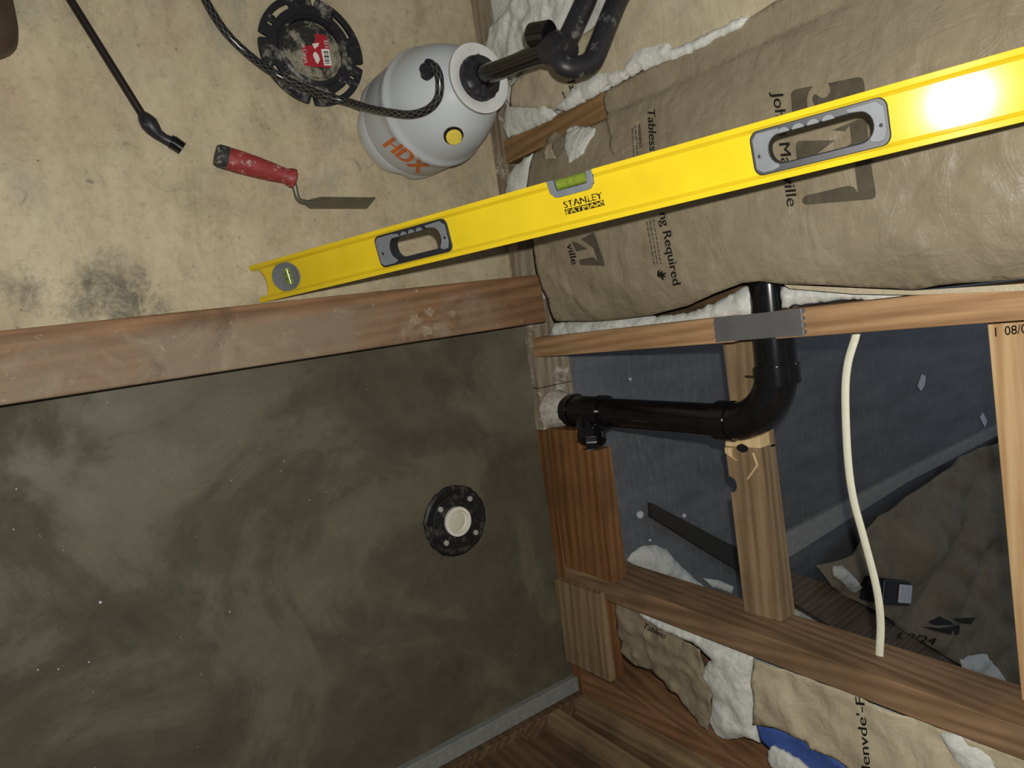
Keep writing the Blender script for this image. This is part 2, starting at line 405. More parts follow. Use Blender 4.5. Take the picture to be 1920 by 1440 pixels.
for sg in (1, -1):
    m1 = t.n('Math', operation='MULTIPLY'); t.l(sx.outputs[0], m1.inputs[0]); m1.inputs[1].default_value = 420.0 * sg
    m2 = t.n('Math', operation='MULTIPLY_ADD'); t.l(sx.outputs[1], m2.inputs[0]); m2.inputs[1].default_value = 6.0; t.l(m1.outputs[0], m2.inputs[2])
    m3 = t.n('Math', operation='SINE'); t.l(m2.outputs[0], m3.inputs[0]); ms.append(m3)
mx = t.n('Math', operation='MAXIMUM'); t.l(ms[0].outputs[0], mx.inputs[0]); t.l(ms[1].outputs[0], mx.inputs[1])
t.fin(t.mix(t.ramp(mx.outputs[0], [(.90, W0), (.97, W1)]), lin((24, 24, 24)), lin((104, 102, 96))), .25, .6); M['hose'] = t.m
M['cable'] = plain('cream_cable_sheath', (232, 230, 206), .5, .4, var=.05)
M['boot'] = plain('dark_brown_leather', (74, 60, 46), .6, .35, var=.2, bump=.3)
M['boot_sole'] = plain('grey_brown_sole', (104, 92, 78), .8, .2, var=.2)
M['cement_strip'] = plain('cement_board_edge', (126, 128, 124), .9, .2, var=.14, sc=90, bump=.4, dust=((158, 160, 156), 60, .62))
M['blue'] = plain('blue_membrane', (66, 92, 160), .6, .3, var=.25, sc=14)
t = NT('dusty_dark_floor'); a = t.noise(t.coord((10, 2, 1)), 2, 7, .6); b_ = t.noise(t.coord((16, 90, 1)), 1.0, 8, .78, .6)
col = t.ramp(a, [(.3, lin((88, 89, 92))), (.7, lin((110, 111, 114)))])
col = t.mix(t.ramp(b_, [(.50, W0), (.80, (.6, .6, .6, 1))]), col, lin((150, 148, 142))); t.bump(b_, .3, .001); M['backfloor'] = t.fin(col, .6, .35)
M['chalk'] = plain('pale_scrap', (206, 208, 214), .8, .2)
M['dark_strip'] = plain('dark_batten', (54, 52, 50), .8, .2)
M['pale_strip'] = plain('dusty_plate', (150, 150, 146), .85, .2, var=.12)
M['darkbox'] = plain('black_box_plastic', (26, 26, 34), .4, .5)

# ================================================================== setting
WY = .87                            # front plane of the stud wall
fo = mk('floor', *box(-1.5, -.02, -.75, .97, -.02, 0), M['ply']); tag(fo, kind='structure', label='stained beige plywood subfloor left of the curb')
bf = mk('floor', *box(-1.5, 1.9, .961, 5.2, -.04, -.002), M['backfloor']); tag(bf, kind='structure', label='dusty dark grey floor behind the open stud bay')

# mortar bed with fall to the drain
def pan_z(x, y):
    d = math.hypot(x - .352, y - .645); return .004 + .010 * min(1, d / .35) + .0012 * nz(x * 7, y * 7, 2) + .0005 * nz(x * 40, y * 40, 5)
N1, N2 = 70, 110; V = []; F = []
for j in range(N2 + 1):
    for i in range(N1 + 1):
        x = .0098 + (.775 - .0098) * i / N1; y = -.75 + (.8695 + .75) * j / N2
        V.append((x, y, pan_z(x, y) + (.012 * max(0, 1 - (.8695 - y) / .02) * (.5 + nz(x * 26, 1.5)) if x < .24 else 0)))
n = len(V); V += [(v[0], v[1], -.03) for v in V]
for j in range(N2):
    for i in range(N1):
        a = j * (N1 + 1) + i; F.append((a, a + 1, a + N1 + 2, a + N1 + 1)); F.append((a + n, a + N1 + 1 + n, a + N1 + 2 + n, a + 1 + n))
ring = [i for i in range(N1 + 1)] + [(j + 1) * (N1 + 1) - 1 for j in range(1, N2 + 1)] + [N2 * (N1 + 1) + i for i in range(N1 - 1, -1, -1)] + [j * (N1 + 1) for j in range(N2 - 1, 0, -1)]
for a, b in zip(ring, ring[1:] + ring[:1]): F.append((a, b, b + n, a + n))
pan = mk('mortar_bed', V, F, M['mortar'], smooth=True); tag(pan, 'dark grey-green damp mortar bed of the shower, sloping to the drain', 'shower base')

# curb: three 2x4s stacked flat
cu = thing('shower_curb', 'worn brown two-by-four curb, mortar-smeared, between plywood floor and mortar bed', 'curb', (-.035, .05, 0))
for k in range(3): mk('plank', *box(-.0795 + .0006 * (k % 2), .0095 - .0004 * (k % 2), -.75, .854, .038 * k + .0002, .038 * (k + 1)), M['curb'], cu, bevel=.003)
for q, (px, py, s) in enumerate(((778, 600, 15), (805, 585, 12), (847, 587, 10), (820, 612, 11), (800, 620, 15))):
    c = onZ(px, py, .1142); r = s * .0007; Lp = [(min(.0085, c.x + r * (1 + .7 * nz(q * 7, k * .45)) * .8 * math.cos(k * PI / 14)), c.y + r * (1 + .7 * nz(q * 7, k * .45)) * math.sin(k * PI / 14)) for k in range(28)]
    mk('mortar_dab', *prism([Lp], lambda u, v, w: (u, v, w),   .1138, .1146), M['dab'], cu, label='pale dried mortar dab')

# ---- back wall framing
wb = thing('wall_back', 'open stud wall behind the shower with bottom plate, studs and blocking', None, (0, .915, 0), kind='structure')
mk('bottom_plate', *box(-1.3, .1385, WY, .959, .0005, .038), M['plate'], wb, bevel=.002)
mk('bottom_plate', *box(.1395, .225, WY, .959, .0005, .038), M['plate'], wb, bevel=.002)
mk('bottom_plate', *box(.226, .80, WY, .959, .0005, .038), M['block_brown'], wb, bevel=.002)
mk('stud', *box(-.346, -.303, WY, .959, .038, 1.5), M['stud_left'], wb, bevel=.0015, label='golden stud left of the large paper-faced batt')
mk('stud', *box(-.76, -.72, WY, .959, .038, 1.5), M['stud_left'], wb, bevel=.0015)
# stud with a notch for the pipe
prof = [(WY, .038), (.959, .038), (.959, 1.5), (WY, 1.5), (WY, .583), (.946, .583), (.946, .515), (WY, .515)]
st1 = mk('stud', *prism([prof], lambda u, v, w: (w, u, v), .0385, .0765), M['stud'], wb, bevel=.0012, label='orange-brown notched stud crossed by the black pipe')
def teeth(L0, L1, z0, z1, n):
    out = [(L0, z0)] ; return out
zz = [(.0385, .486)] + [(.0385 + .036 * k / 8, .4835 + (.0022 if k % 2 else 0)) for k in range(1, 8)] + [(.0745, .4835)] + [(.0738, .629)] + [(.0738 - .0355 * k / 8, .629 + (.004 if k % 2 else -.002) + .0015 * nz(k, 4)) for k in range(1, 8)] + [(.0388, .632)]
np1 = mk('nail_plate', *prism([zz], lambda u, v, w: (u, w, v), .8683, .8698), M['steel'], st1, label='grey steel nail plate')
mk('nail_plate', *box(.0392, .0742, .8672, .8682, .520, .6275), M['steel'], st1, label='second grey steel nail plate lapping the first')
st2 = mk('stud', *lean(box(.504, .545, WY, .959, .038, 1.5), .041), M['stud2'], wb, bevel=.0015, label='brown stud leaning slightly, with the cable passing through it')
mk('corner_stud', *lean(box(.722, .775, .872, .961, .038, 1.2), .10), M['corner'], wb, bevel=.0015, label='red-brown corner stud')
# blocks
pb = [(.222, .0385), (.506, .0385), (.512, .178), (.258, .182), (.258, .137), (.221, .137)]
mk('blocking', *prism([pb], lambda u, v, w: (u, w, v), WY, .908), M['block_brown'], wb, bevel=.0012, label='dark brown block on the bottom plate, notched for the cleanout')
mk('blocking', *box(.551, .722, WY, .908, .0385, .134), M['block_brown'], wb, bevel=.0012)
mk('blocking', *lean(box(.531, .706, .851, .8692, .022, .152), .02), M['block_tan'], wb, bevel=.001, label='short board nailed over the low block near the corner')
bite = [(.309 + .0135 * math.cos(a), .4345 + .0135 * math.sin(a)) for a in [PI - PI * k / 12 for k in range(13)]]
mb = [(.246, .4345)] + bite + [(.5225, .4325), (.5225, .501), (.246, .501)]
bk = mk('blocking', *prism([mb], lambda u, v, w: (u, w, v), .921, .959), M['block_tan'], wb, bevel=.001, label='tan block between the two studs with a half-round bite')
mk('blocking', *box(.0768, .25, .9475, .959, .4345, .501), M['block_tan'], wb)
Lf = [(.229, .437), (.2475, .4345), (.2475, .4995), (.2, .500), (.2, .47), (.222, .46)]
mk('fresh_notch', *prism([Lf], lambda u, v, w: (u, w, v), .9225, .947), M['block_fresh'], bk, label='pale fresh-cut notch')
mk('splinter', *join(tube([onY(1402, 898, .915), onY(1420, 872, .913)], .0016, 5), tube([onY(1420, 872, .913), onY(1412, 850, .920)], .0018, 5)), M['block_fresh'], bk, label='pale wood splinter')
mk('splinter', *prism([[(.262, .447), (.2475, .449), (.2475, .437), (.256, .4365), (.268, .456)]], lambda u, v, w: (u, w, v), .917, .9212), M['block_fresh'], bk)
mk('knot_hole', *prism([[(.2475 + .007 * math.cos(k) * (1 + .3 * nz(k, 2)), .468 + .011 * math.sin(k)) for k in [2 * PI * j / 10 for j in range(10)]]], lambda u, v, w: (u, w, v), .9202, .9208), M['ink'], bk, label='dark ragged hole in the notch')
mk('nail', *tube([onY(1398, 706, .945), onY(1417, 707, .94)], .002, 6), plain('rusty_nail', (58, 40, 26), .8), bk)
tb = mk('blocking', *box(.0772, .535, .921, .959, .824, .92), M['block_top'], wb, bevel=.0012, label='pale tan upper block with stamped date')
hb = lambda px, py: onY(px, py, .9203)
print_text('stamp', 'I  08/0', (1866, 631), (1926, 624), (-1, -17), hb, M['ink_grey'], tb, .01)
# right-hand wall
wr = thing('wall_right', 'right-hand framed wall beside the shower', None, (.8, .4, 0), kind='structure')
mk('cement_strip', *box(.744, .7745, -.75, .868, .0, .030), M['cement_strip'], wr, bevel=.002, label='pale grey cement board edge strip')
mk('bottom_plate', *box(.7752, .865, -.75, .868, 0, .046), M['wallboard_dark'], wr, bevel=.002)
def leany(VF, ay): return [(x, y + ay * (z - .05), z) for x, y, z in VF[0]], VF[1]
mk('stud', *leany(box(.776, .865, .838, .868, .046, 1.2), -.02), M['wallboard_light'], wr, bevel=.0015, label='pale grey-brown stud in the corner')
mk('stud', *leany(box(.776, .865, .765, .798, .046, 1.2), -.06), M['wallboard_light'], wr, bevel=.0015, label='second pale stud of the right wall')
mk('sheathing_board', *box(.806, .822, .45, .866, .047, 1.2), M['wallboard_dark'], wr)
for k in range(5): mk('sheathing_board', *box(.790 + .002 * (k % 2), .805, .70 - .13 * (k + 1) + .002, .70 - .13 * k, .047, 1.2), M['wallboard_dark'], wr, bevel=.001)
mk('sheathing', *box(-1.3, .036, .9605, .975, 0, 1.5), M['wallboard_dark'], wb, label='sheathing behind the insulated bays')
mk('sheathing', *box(.60, .80, .9605, .975, .0, 1.5), M['wallboard_dark'], wb, label='dark sheathing behind the corner bay')

# ================================================================== insulation in the back wall
XL, XR = -.303, .0385
def paper_y(x, z):                   # big batt facing, bellied between its two studs
    if x < XL: return .8655 + .0006 * nz(x * 60, z * 60)
    s = min(1, max(0, (x - XL) / (XR - XL)))
    bel = (math.sin(PI * min(1, s * .98 + .01)) ** .7) * (.038 + .010 * math.sin(z * 5))
    edge = .020 * max(0, (s - .80) / .20) ** 2
    low = .010 * math.exp(-((z - .13) / .05) ** 2) * (1 if s > .5 else s * 2)
    return .8655 - bel - low + edge + crumple(x, z, .7, .0065, 9) + .004 * nz(x * 16, z * 9, 3)
ph = ysurf_hit(paper_y)
b2 = thing('insulation_batt', 'large brown paper-faced insulation batt behind the yellow level', 'insulation', (-.13, .9, .04), group=None)
out = [(1000, 452), (1002, 480), (1010, 520), (1027, 560), (1040, 602), (1100, 603), (1160, 599), (1220, 591), (1290, 573), (1345, 548), (1390, 531), (1425, 527), (1470, 533), (1540, 534), (1600, 538), (1680, 541), (1712, 544), (1760, 535), (1800, 531), (1920, 523), (2060, 512), (2060, -330), (1900, -235), (1465, -2), (1300, 85), (1140, 168), (1131, 183), (1135, 207), (1136, 224), (1105, 238), (1060, 259), (1040, 246), (1024, 262), (1016, 280), (1000, 288), (992, 320), (984, 370), (992, 410)]
L = ysurf_outline(out, paper_y)
mk('paper_facing', *sheet(L, .0058, lambda u, v: (u, paper_y(u, v), v), .0008), M['kraft'], b2, smooth=True, angle=3)
def flap_y(x, z): return paper_y(x, z) - .003 - .002 * nz(x * 50, z * 30, 8)
Lf = ysurf_outline([(1131, 183), (1135, 207), (1136, 224), (1143, 256), (1141, 276), (1152, 300), (1190, 270), (1200, 200), (1180, 150), (1140, 168)], flap_y)
mk('torn_flap', *sheet(Lf, .006, lambda u, v: (u, flap_y(u, v) + .003 * min(1, max(0, (v - .34) / .03)), v), .0008), M['kraft'], b2, smooth=True, angle=3)
Lf = ysurf_outline([(1022, 272), (1034, 268), (1042, 297), (1020, 298)], flap_y)
mk('torn_flap', *sheet(Lf, .005, lambda u, v: (u, flap_y(u, v), v), .0008), M['kraft_pale'], b2, smooth=True, angle=3)
# fluffy wool
def wool(name, pts, y0, th, parent, step=.0042, seed=0, taper=.010, label=None, surf=None, mat='wool'):
    f0 = surf or (lambda x, z: y0)
    L = ysurf_outline(pts, f0, y0)
    L = resample(L, step * 1.2); L = [(u + .0035 * nz(u * 120, v * 120, seed), v + .0035 * nz(u * 120, v * 120, seed + 9)) for u, v in L]
    L, v, f = fill(L, step)
    n = len(v); A = []
    for p in v:
        d = edge_dist(L, p.x, p.y); k = 1 - math.exp(-d / taper)
        h = th * k * (.78 + .42 * nz(p.x * 30, p.y * 30, seed) + .14 * nz(p.x * 80, p.y * 80, seed)) + .0012 * k * nz(p.x * 200, p.y * 200, seed)
        A.append((p.x, f0(p.x, p.y) - h - .0005, p.y))
    V = A + [(p.x, f0(p.x, p.y) + .006, p.y) for p in v]
    F = [tuple(q) for q in f] + [tuple(i + n for i in reversed(q)) for q in f]; cnt = {}
    for q in f:
        for i in range(3): cnt.setdefault((min(q[i], q[(i + 1) % 3]), max(q[i], q[(i + 1) % 3])), []).append((q[i], q[(i + 1) % 3]))
    for k, l in cnt.items():
        if len(l) == 1: a, b = l[0]; F.append((b, a, a + n, b + n))
    return mk(name, V, F, M[mat], parent, smooth=True, angle=3, label=label)
wool('fibreglass', [(1026, 632), (1040, 606), (1100, 600), (1190, 590), (1245, 594), (1300, 584), (1345, 566), (1390, 540), (1424, 530), (1424, 595), (1340, 604), (1220, 622), (1100, 640)], .900, .016, b2, seed=3, label='white fibreglass showing along the paper edge')
wool('fibreglass', [(1462, 536), (1540, 540), (1640, 545), (1720, 545), (1700, 560), (1640, 566), (1600, 560), (1540, 566), (1490, 572), (1466, 580)], .900, .012, b2, seed=5)
wool('fibreglass', [(1060, 243), (1077, 236), (1115, 241), (1109, 258), (1092, 287), (1067, 306)], .86, .006, b2, seed=6, surf=lambda x, z: paper_y(x, z) - .002, step=.003)
wool('fibreglass', [(948, 362), (952, 330), (968, 308), (998, 288), (990, 330), (982, 368), (962, 385)], .868, .010, b2, seed=7, step=.003)
mk('core', *box(-.298, -.035, .905, .958, .045, 1.4), M['wool'], b2)
mk('paper_edge', *sheet(ysurf_outline([(1470, 534), (1600, 540), (1712, 545), (1920, 532), (2040, 522), (2040, 532), (1920, 545), (1712, 553), (1600, 551), (1480, 541)], lambda x, z: .8685), .006, lambda u, v: (u, .8685 + .001 * nz(u * 40, v * 20), v), .0008), M['kraft_pale'], b2, label='pale stapling edge of the paper')
# printing on the facing (frame pixels projected on the paper)
print_text('lettering', 'Tabless', (1214, 203), (1218, 283), (14, 1), ph, M['ink'], b2)
print_text('lettering', '-', (1219, 291), (1219, 297), (14, 1), ph, M['ink'], b2)
print_text('lettering', 'ng Required', (1236, 400), (1262, 536), (15, -3), ph, M['ink'], b2)
print_text('lettering', 'WARNING!', (1195, 232), (1199, 277), (5.5, .4), ph, M['ink'], b2, .02)
def small_print(p0, p1, h, seed):      # lines too small to read in the photograph: one bar for each word
    rnd = random.Random(seed); a = Vector(p0); d = Vector(p1) - a; n = d.length; d /= n; q = 0; out = []
    e = Vector((d.y, -d.x)) * h
    while q < n - 3:
        l = min(rnd.uniform(3.5, 11), n - q); b0 = a + d * q; b1 = b0 + d * l; out.append([tuple(b0), tuple(b1), tuple(b1 + e), tuple(b0 + e)]); q += l + 2.2
    print_poly('small_print', out, ph, M['ink_grey'], b2)
small_print((1190, 236), (1195, 306), 2.4, 1); small_print((1184, 240), (1188, 306), 2.4, 2)
for q, (a, b) in enumerate((((1211, 415), (1226, 498)), ((1217, 413), (1232, 498)), ((1224, 412), (1238, 498)))): small_print(a, b, 2.4, 5 + q)
fx, fy = 1243, 515
print_poly('flame_mark', [[(1233, 508), (1238, 505), (1236, 511), (1243, 507), (1242, 512), (1250, 511), (1245, 516), (1249, 519), (1243, 520), (1246, 526), (1240, 523), (1238, 518), (1236, 522), (1232, 516)]], ph, M['ink'], b2)
print_text('lettering', 'Johns Manville', (1448, 172), (1476, 388), (20, -2), ph, M['ink'], b2, .018)
z2 = lambda L: [(1440 + x / 5.332, 130 + y / 5.333) for x, y in L]
print_poly('logo', [
    z2([(262, 205), (300, 195), (450, 165), (405, 230), (390, 300), (398, 420), (242, 466), (232, 300), (228, 240)]),
    z2([(598, 138), (860, 84), (910, 78), (945, 92), (960, 130), (975, 265), (880, 290), (480, 392), (446, 320), (442, 285), (455, 255), (480, 248), (505, 270), (545, 288), (590, 272), (620, 225), (622, 180)]),
    z2([(275, 770), (283, 735), (310, 715), (672, 708), (355, 945), (360, 955), (390, 940), (440, 948), (410, 1010), (300, 1030)]),
    z2([(640, 610), (770, 620), (815, 560), (835, 735), (620, 900), (420, 960), (420, 1010), (540, 1010), (880, 900), (1010, 820), (990, 520), (900, 500), (760, 560)]),
    z2([(880, 900), (870, 1000), (900, 1235), (860, 1180), (820, 1165), (760, 1172), (370, 1265), (343, 1300), (345, 1330), (370, 1352), (420, 1350), (1040, 1298), (1070, 1280), (1078, 1240), (1040, 1000), (1010, 800)]),
], ph, M['ink_grey'], b2)
print_text('lettering', 'ville', (1062, 458), (1072, 497), (12, -2), ph, M['ink'], b2, .018)
z3 = lambda L: [(1040 + x / 7.68, 420 + y / 7.68) for x, y in L]
print_poly('logo', [z3([(245, 250), (330, 270), (470, 360), (310, 395)]), z3([(380, 215), (560, 120), (590, 190), (715, 560), (715, 605), (370, 590), (350, 545), (370, 510), (560, 475), (625, 550), (560, 350)])], ph, M['ink_grey'], b2)

# bay left of the golden stud
def pl_y(x, z): return .862 - .012 * math.sin(PI * min(1, max(0, (x + .72) / .37))) + crumple(x, z, 2.3, .010, 8)
plh = ysurf_hit(pl_y)
b1 = thing('insulation_batt', 'torn paper-faced batt behind the sprayer handle, white wool spilling out', 'insulation', (-.53, .9, .04))
mk('paper_facing', *sheet(ysurf_outline([(955, 200), (958, 160), (985, 130), (1040, 100), (1100, 60), (1150, 20), (1180, -40), (1320, -180), (1640, -180), (1560, -60), (1462, -3), (1400, 36), (1300, 80), (1200, 128), (1140, 160), (1050, 205)], pl_y), .009, lambda u, v: (u, pl_y(u, v), v), .0008), M['kraft_pale'], b1, smooth=True, angle=3)
wool('fibreglass', [(912, 96), (922, 50), (950, 20), (975, -20), (1000, -60), (1150, -60), (1090, 20), (1060, 60), (1010, 95), (985, 130), (960, 150), (925, 130)], .862, .022, b1, seed=11, label='large tuft of white fibreglass')
wool('fibreglass', [(943, 240), (950, 195), (990, 188), (1030, 193), (1042, 215), (1030, 226), (990, 244), (952, 258)], .866, .012, b1, seed=12, step=.0035)
wool('fibreglass', [(1036, 205), (1060, 180), (1090, 142), (1130, 132), (1170, 128), (1185, 92), (1215, 82), (1250, 78), (1262, 90), (1300, 76), (1392, 30), (1402, 34), (1390, 50), (1290, 100), (1200, 134), (1130, 172), (1060, 208)], .862, .012, b1, seed=13, step=.0038)
wool('fibreglass', [(940, 175), (960, 150), (1000, 128), (1050, 96), (1060, 110), (1020, 140), (980, 170), (955, 196)], .862, .010, b1, seed=14, step=.0035)
mk('core', *box(-.716, -.350, .885, .958, .045, 1.4), M['wool'], b1)
print_text('lettering', 'Tabl', (1062, 150), (1072, 180), (13, -4), plh, M['ink'], b1)
print_text('lettering', 'we', (1052, 172), (1058, 186), (6, -2), plh, M['ink'], b1)

# bay between the leaning stud and the corner
def pr_y(x, z): return .878 + crumple(x, z, 4.1, .016, 8) + .004 * nz(x * 20, z * 20, 4)
prh = ysurf_hit(pr_y)
b3 = thing('insulation_batt', 'crumpled paper-faced batt in the narrow corner bay below the leaning stud', 'insulation', (.65, .9, .04))
mk('paper_facing', *sheet(ysurf_outline([(1412, 1236), (1470, 1255), (1560, 1288), (1608, 1304), (1660, 1332), (1760, 1366), (1930, 1425), (2060, 1480), (2060, 1640), (1760, 1640), (1640, 1480), (1560, 1420), (1490, 1384), (1440, 1362), (1410, 1360), (1413, 1320), (1408, 1270)], pr_y), .007, lambda u, v: (u, pr_y(u, v), v), .0008), M['kraft_pale'], b3, smooth=True, angle=3)
def pd_y(x, z): return .896 + crumple(x, z, 6.2, .020, 9)
pdh = ysurf_hit(pd_y)
mk('paper_facing', *sheet(ysurf_outline([(1152, 1128), (1195, 1144), (1250, 1186), (1312, 1218), (1320, 1262), (1337, 1300), (1333, 1350), (1326, 1372), (1290, 1332), (1266, 1300), (1250, 1290), (1225, 1262), (1190, 1248), (1165, 1226), (1156, 1180)], pd_y), .006, lambda u, v: (u, pd_y(u, v), v), .0008), M['kraft'], b3, smooth=True, angle=3, label='dark folded lower part of the paper')
wool('fibreglass', [(1190, 1140), (1240, 1160), (1335, 1200), (1412, 1232), (1410, 1262), (1414, 1342), (1424, 1392), (1396, 1382), (1364, 1388), (1344, 1380), (1331, 1351), (1337, 1302), (1316, 1264), (1324, 1244), (1338, 1238), (1300, 1206), (1250, 1186), (1210, 1162)], .892, .016, b3, seed=21, label='white fibreglass between the two papers')
wool('fibreglass', [(1760, 1372), (1800, 1376), (1850, 1404), (1870, 1440), (1850, 1470), (1800, 1440), (1775, 1400)], .880, .012, b3, seed=22, step=.0035)
wool('fibreglass', [(1442, 1404), (1450, 1400), (1500, 1428), (1540, 1470), (1470, 1470), (1440, 1430)], .880, .008, b3, seed=23, step=.0035)
mk('core', *box(.60, .72, .915, .958, .40, 1.0), M['wool'], b3)
mk('membrane', *sheet(ysurf_outline([(1418, 1360), (1450, 1366), (1500, 1386), (1570, 1426), (1620, 1470), (1540, 1470), (1480, 1440), (1440, 1402), (1424, 1388)], lambda x, z: .886), .008, lambda u, v: (u, .886 + .002 * nz(u * 30, v * 30), v), .001), M['blue'], b3, smooth=True, angle=3, label='blue membrane strip')
print_text('lettering', "ldenvde'-F", (1634, 1462), (1620, 1308), (-17, -2), prh, M['ink'], b3, .014)
print_text('lettering', 'Tabless', (1204, 1176), (1246, 1198), (5, -9), pdh, M['ink'], b3, .02)

# ================================================================== drain pipe
dp = thing('drain_pipe', 'black plastic drain pipe rising from the mortar and bending left through the stud', 'pipe', (.19, .915, .03))
PY = .915; RP = .0272
mk('mortar_crust', *lathe([(.041, .030), (.039, .044), (.034, .058), (.0300, .068), (.0265, .071)], (.187, .905, 0), (0.02, 0.1, 1), 22, lambda r, z, q: r + .002 * nz(q * 3, z * 90, 2)), M['crust'], dp, smooth=True, label='pale mortar crust round the foot of the pipe')
mk('pipe', *tube([(.187, .905, .012), (.190, .911, .09), (.195, PY, .20), (.2035, PY, .448)], RP, 28), M['abs'], dp, smooth=True)
tee = mk('tee_fitting', *join(tube([(.1905, .911, .082), (.1908, .911, .097)], .0330, 28), tube([(.1908, .911, .097), (.1942, .914, .160)], .0300, 28), tube([(.1942, .914, .160), (.1948, .9145, .176)], .0330, 28),
    tube([(.194, .914, .128), (.236, .895, .146)], .0265, 28)), M['abs'], dp, smooth=True)
mk('cleanout_plug', *join(tube([(.229, .898, .143), (.247, .890, .151)], [.0290, .0290], 10), tube([(.247, .890, .151), (.249, .889, .152)], [.024, .024], 10), tube([(.248, .8895, .1515), (.264, .8825, .158)], .0155, 4)), M['abs'], tee, bevel=.001, label='black threaded cleanout plug')
cx, cz, RB = .118, .463, .0855
arc = [(cx + RB * math.cos(a), PY, cz + RB * math.sin(a)) for a in [PI / 2 * k / 14 for k in range(15)]]
el = mk('elbow', *join(tube([(.2030, PY, .436), (.2035, PY, .4630)], .0322, 28), tube(arc, .0300, 28), tube([(.146, PY, .5487), (.118, PY, .5487)], .0322, 28)), M['abs'], dp, smooth=True)
mk('pipe', *tube([(.13, PY, .5487), (.03, PY, .552), (-.10, PY, .556)], .0292, 28), M['abs'], dp, smooth=True)

# ================================================================== cable
cp = [onY(1603, 612, .922), onY(1605, 628, .921), onY(1590, 680, .916), onY(1585, 740, .913), (onY(1589, 850, .910)), onY(1599, 930, .910), onY(1620, 1010, .912), onY(1643, 1100, .916), onY(1651, 1165, .92), onY(1649, 1225, .922), onY(1648, 1258, .923)]
cb = mk('electrical_cable', *tube(smooth_path(cp, 6), .0029, 14, 1.95, up=(0, 0, 1)), M['cable'], smooth=True)
tag(cb, 'cream flat electrical cable running between the two studs', 'cable')

# ================================================================== level
lv = thing('spirit_level', 'long yellow spirit level leaning across the paper-faced batt', 'level', (-.1197, .3724, .0))
LD = Vector((-.0156, .374, .9273)).normalized(); LN = Vector((.1504, -.916, .372)); LN = (LN - LD * LN.dot(LD)).normalized(); LW = LD.cross(LN)
LO = Vector((-.1194, .3717, .0035)); LS = .947; LEN = 1.22
lm = lambda t, s, h: LO + LD * (t * LS) + LW * s + LN * h
HB = .0300
HND = ((.2775, .412), (.822, .9537))
def hole(a, b): return rrect(a + .002, b - .002, -.0205, .0205, .009)
endarc = [(.004 + .022 * math.cos(a), .0245 * math.sin(a)) for a in [-PI / 2 + PI * k / 10 for k in range(11)]]
webL = [(.0, -.0245)] + endarc[1:-1] + [(.0, .0245)] + [(LEN, .0245)] + [(LEN - x, -y * -1) for x, y in [(.026, .0)]] + [(LEN, -.0245)]
notch = [(.577, -.0245), (.579, -.014), (.586, -.0095), (.630, -.0095), (.637, -.014), (.6386, -.0245)]
webL = webL + list(reversed(notch))
mk('web', *prism([webL] + [hole(*h) for h in HND] + [[(.0744 + .031 * math.cos(q), .0212 * math.sin(q)) for q in [2 * PI * k / 36 for k in range(36)]], [(LEN - .0744 + .031 * math.cos(q), .0212 * math.sin(q)) for q in [2 * PI * k / 36 for k in range(36)]]], lambda u, v, w_: lm(u, v, w_), -.006, .0075), M['yellow'], lv)
def rail(t0, t1, sgn):
    prof = [(.0300, .0125), (.0242, .0120), (.0236, .0108), (.0206, .0078), (.0206, -.0078), (.0242, -.012), (.03, -.0125)]
    A = [lm(t0, sgn * s, h) for s, h in prof]; B = [lm(t1, sgn * s, h) for s, h in prof]; n = len(A)
    return A + B, [(i, (i + 1) % n, n + (i + 1) % n, n + i) for i in range(n)] + [tuple(range(n)), tuple(range(n, 2 * n))]
mk('edge_rail', *rail(0, LEN, 1), M['yellow'], lv, bevel=.0006)
mk('edge_rail', *rail(0, .5765, -1), M['yellow'], lv, bevel=.0006)
mk('edge_rail', *rail(.6391, LEN, -1), M['yellow'], lv, bevel=.0006)
for k, (a, b) in enumerate(HND):
    h0, h1 = (a + .027, b - .0145) if k == 0 else (a + .0185, b - .0150)
    g = mk('hand_grip', *prism([rrect(a, b, -.0225, .0225, .010), rrect(h0, h1, -.0138, .0142, .0125)], lambda u, v, w_: lm(u, v, w_), -.0085, .0096), M['rubber_dark'], lv, bevel=.0012, label='grey and black rubber-lined hand hole')
    arcq = [-PI / 2 + PI * q / 10 for q in range(11)]
    mk('grip_end', *prism([[(a + .003, -.014), (a + .008, -.0195), (h0 + .012, -.0195), (h0 + .0135, -.0152)] + [(h0 + .0115 - .0128 * math.cos(q), .0005 + .0146 * math.sin(q)) for q in arcq[1:-1]] + [(h0 + .008, .0175), (h0 + .001, .0195), (a + .009, .0195), (a + .003, .015)]], lambda u, v, w_: lm(u, v, w_), .0092, .0112), M['rubber_grey'], g, bevel=.0006)
    mk('grip_end', *prism([[(b - .003, .009), (b - .006, .0165), (b - .012, .0175), (h1 - .004, .0155)] + [(h1 - .0115 + .0128 * math.cos(q), .0005 - .0146 * math.sin(q)) for q in arcq[2:-1]] + [(h1 - .020, -.0152), (h1 - .022, -.0188), (b - .010, -.0195), (b - .003, -.013)]], lambda u, v, w_: lm(u, v, w_), .0092, .0112), M['rubber_grey'], g, bevel=.0006)
    for j in range(4):
        c = h0 + .0165 + j * .0145; mk('finger_pad', *prism([[(c + .0058 * math.cos(q), -.0140 - .0046 * math.sin(q)) for q in [PI * i / 8 for i in range(9)]]], lambda u, v, w_: lm(u, v, w_), .0092, .0108), M['rubber_grey'], g)
    for c in ((a + h0) / 2 - .001, (h1 + b) / 2): mk('screw', *lathe([(.0019, 0), (.0019, .0006), (0, .001)], lm(c, .003, .0110), LN, 10), M['rubber_dark'], g)
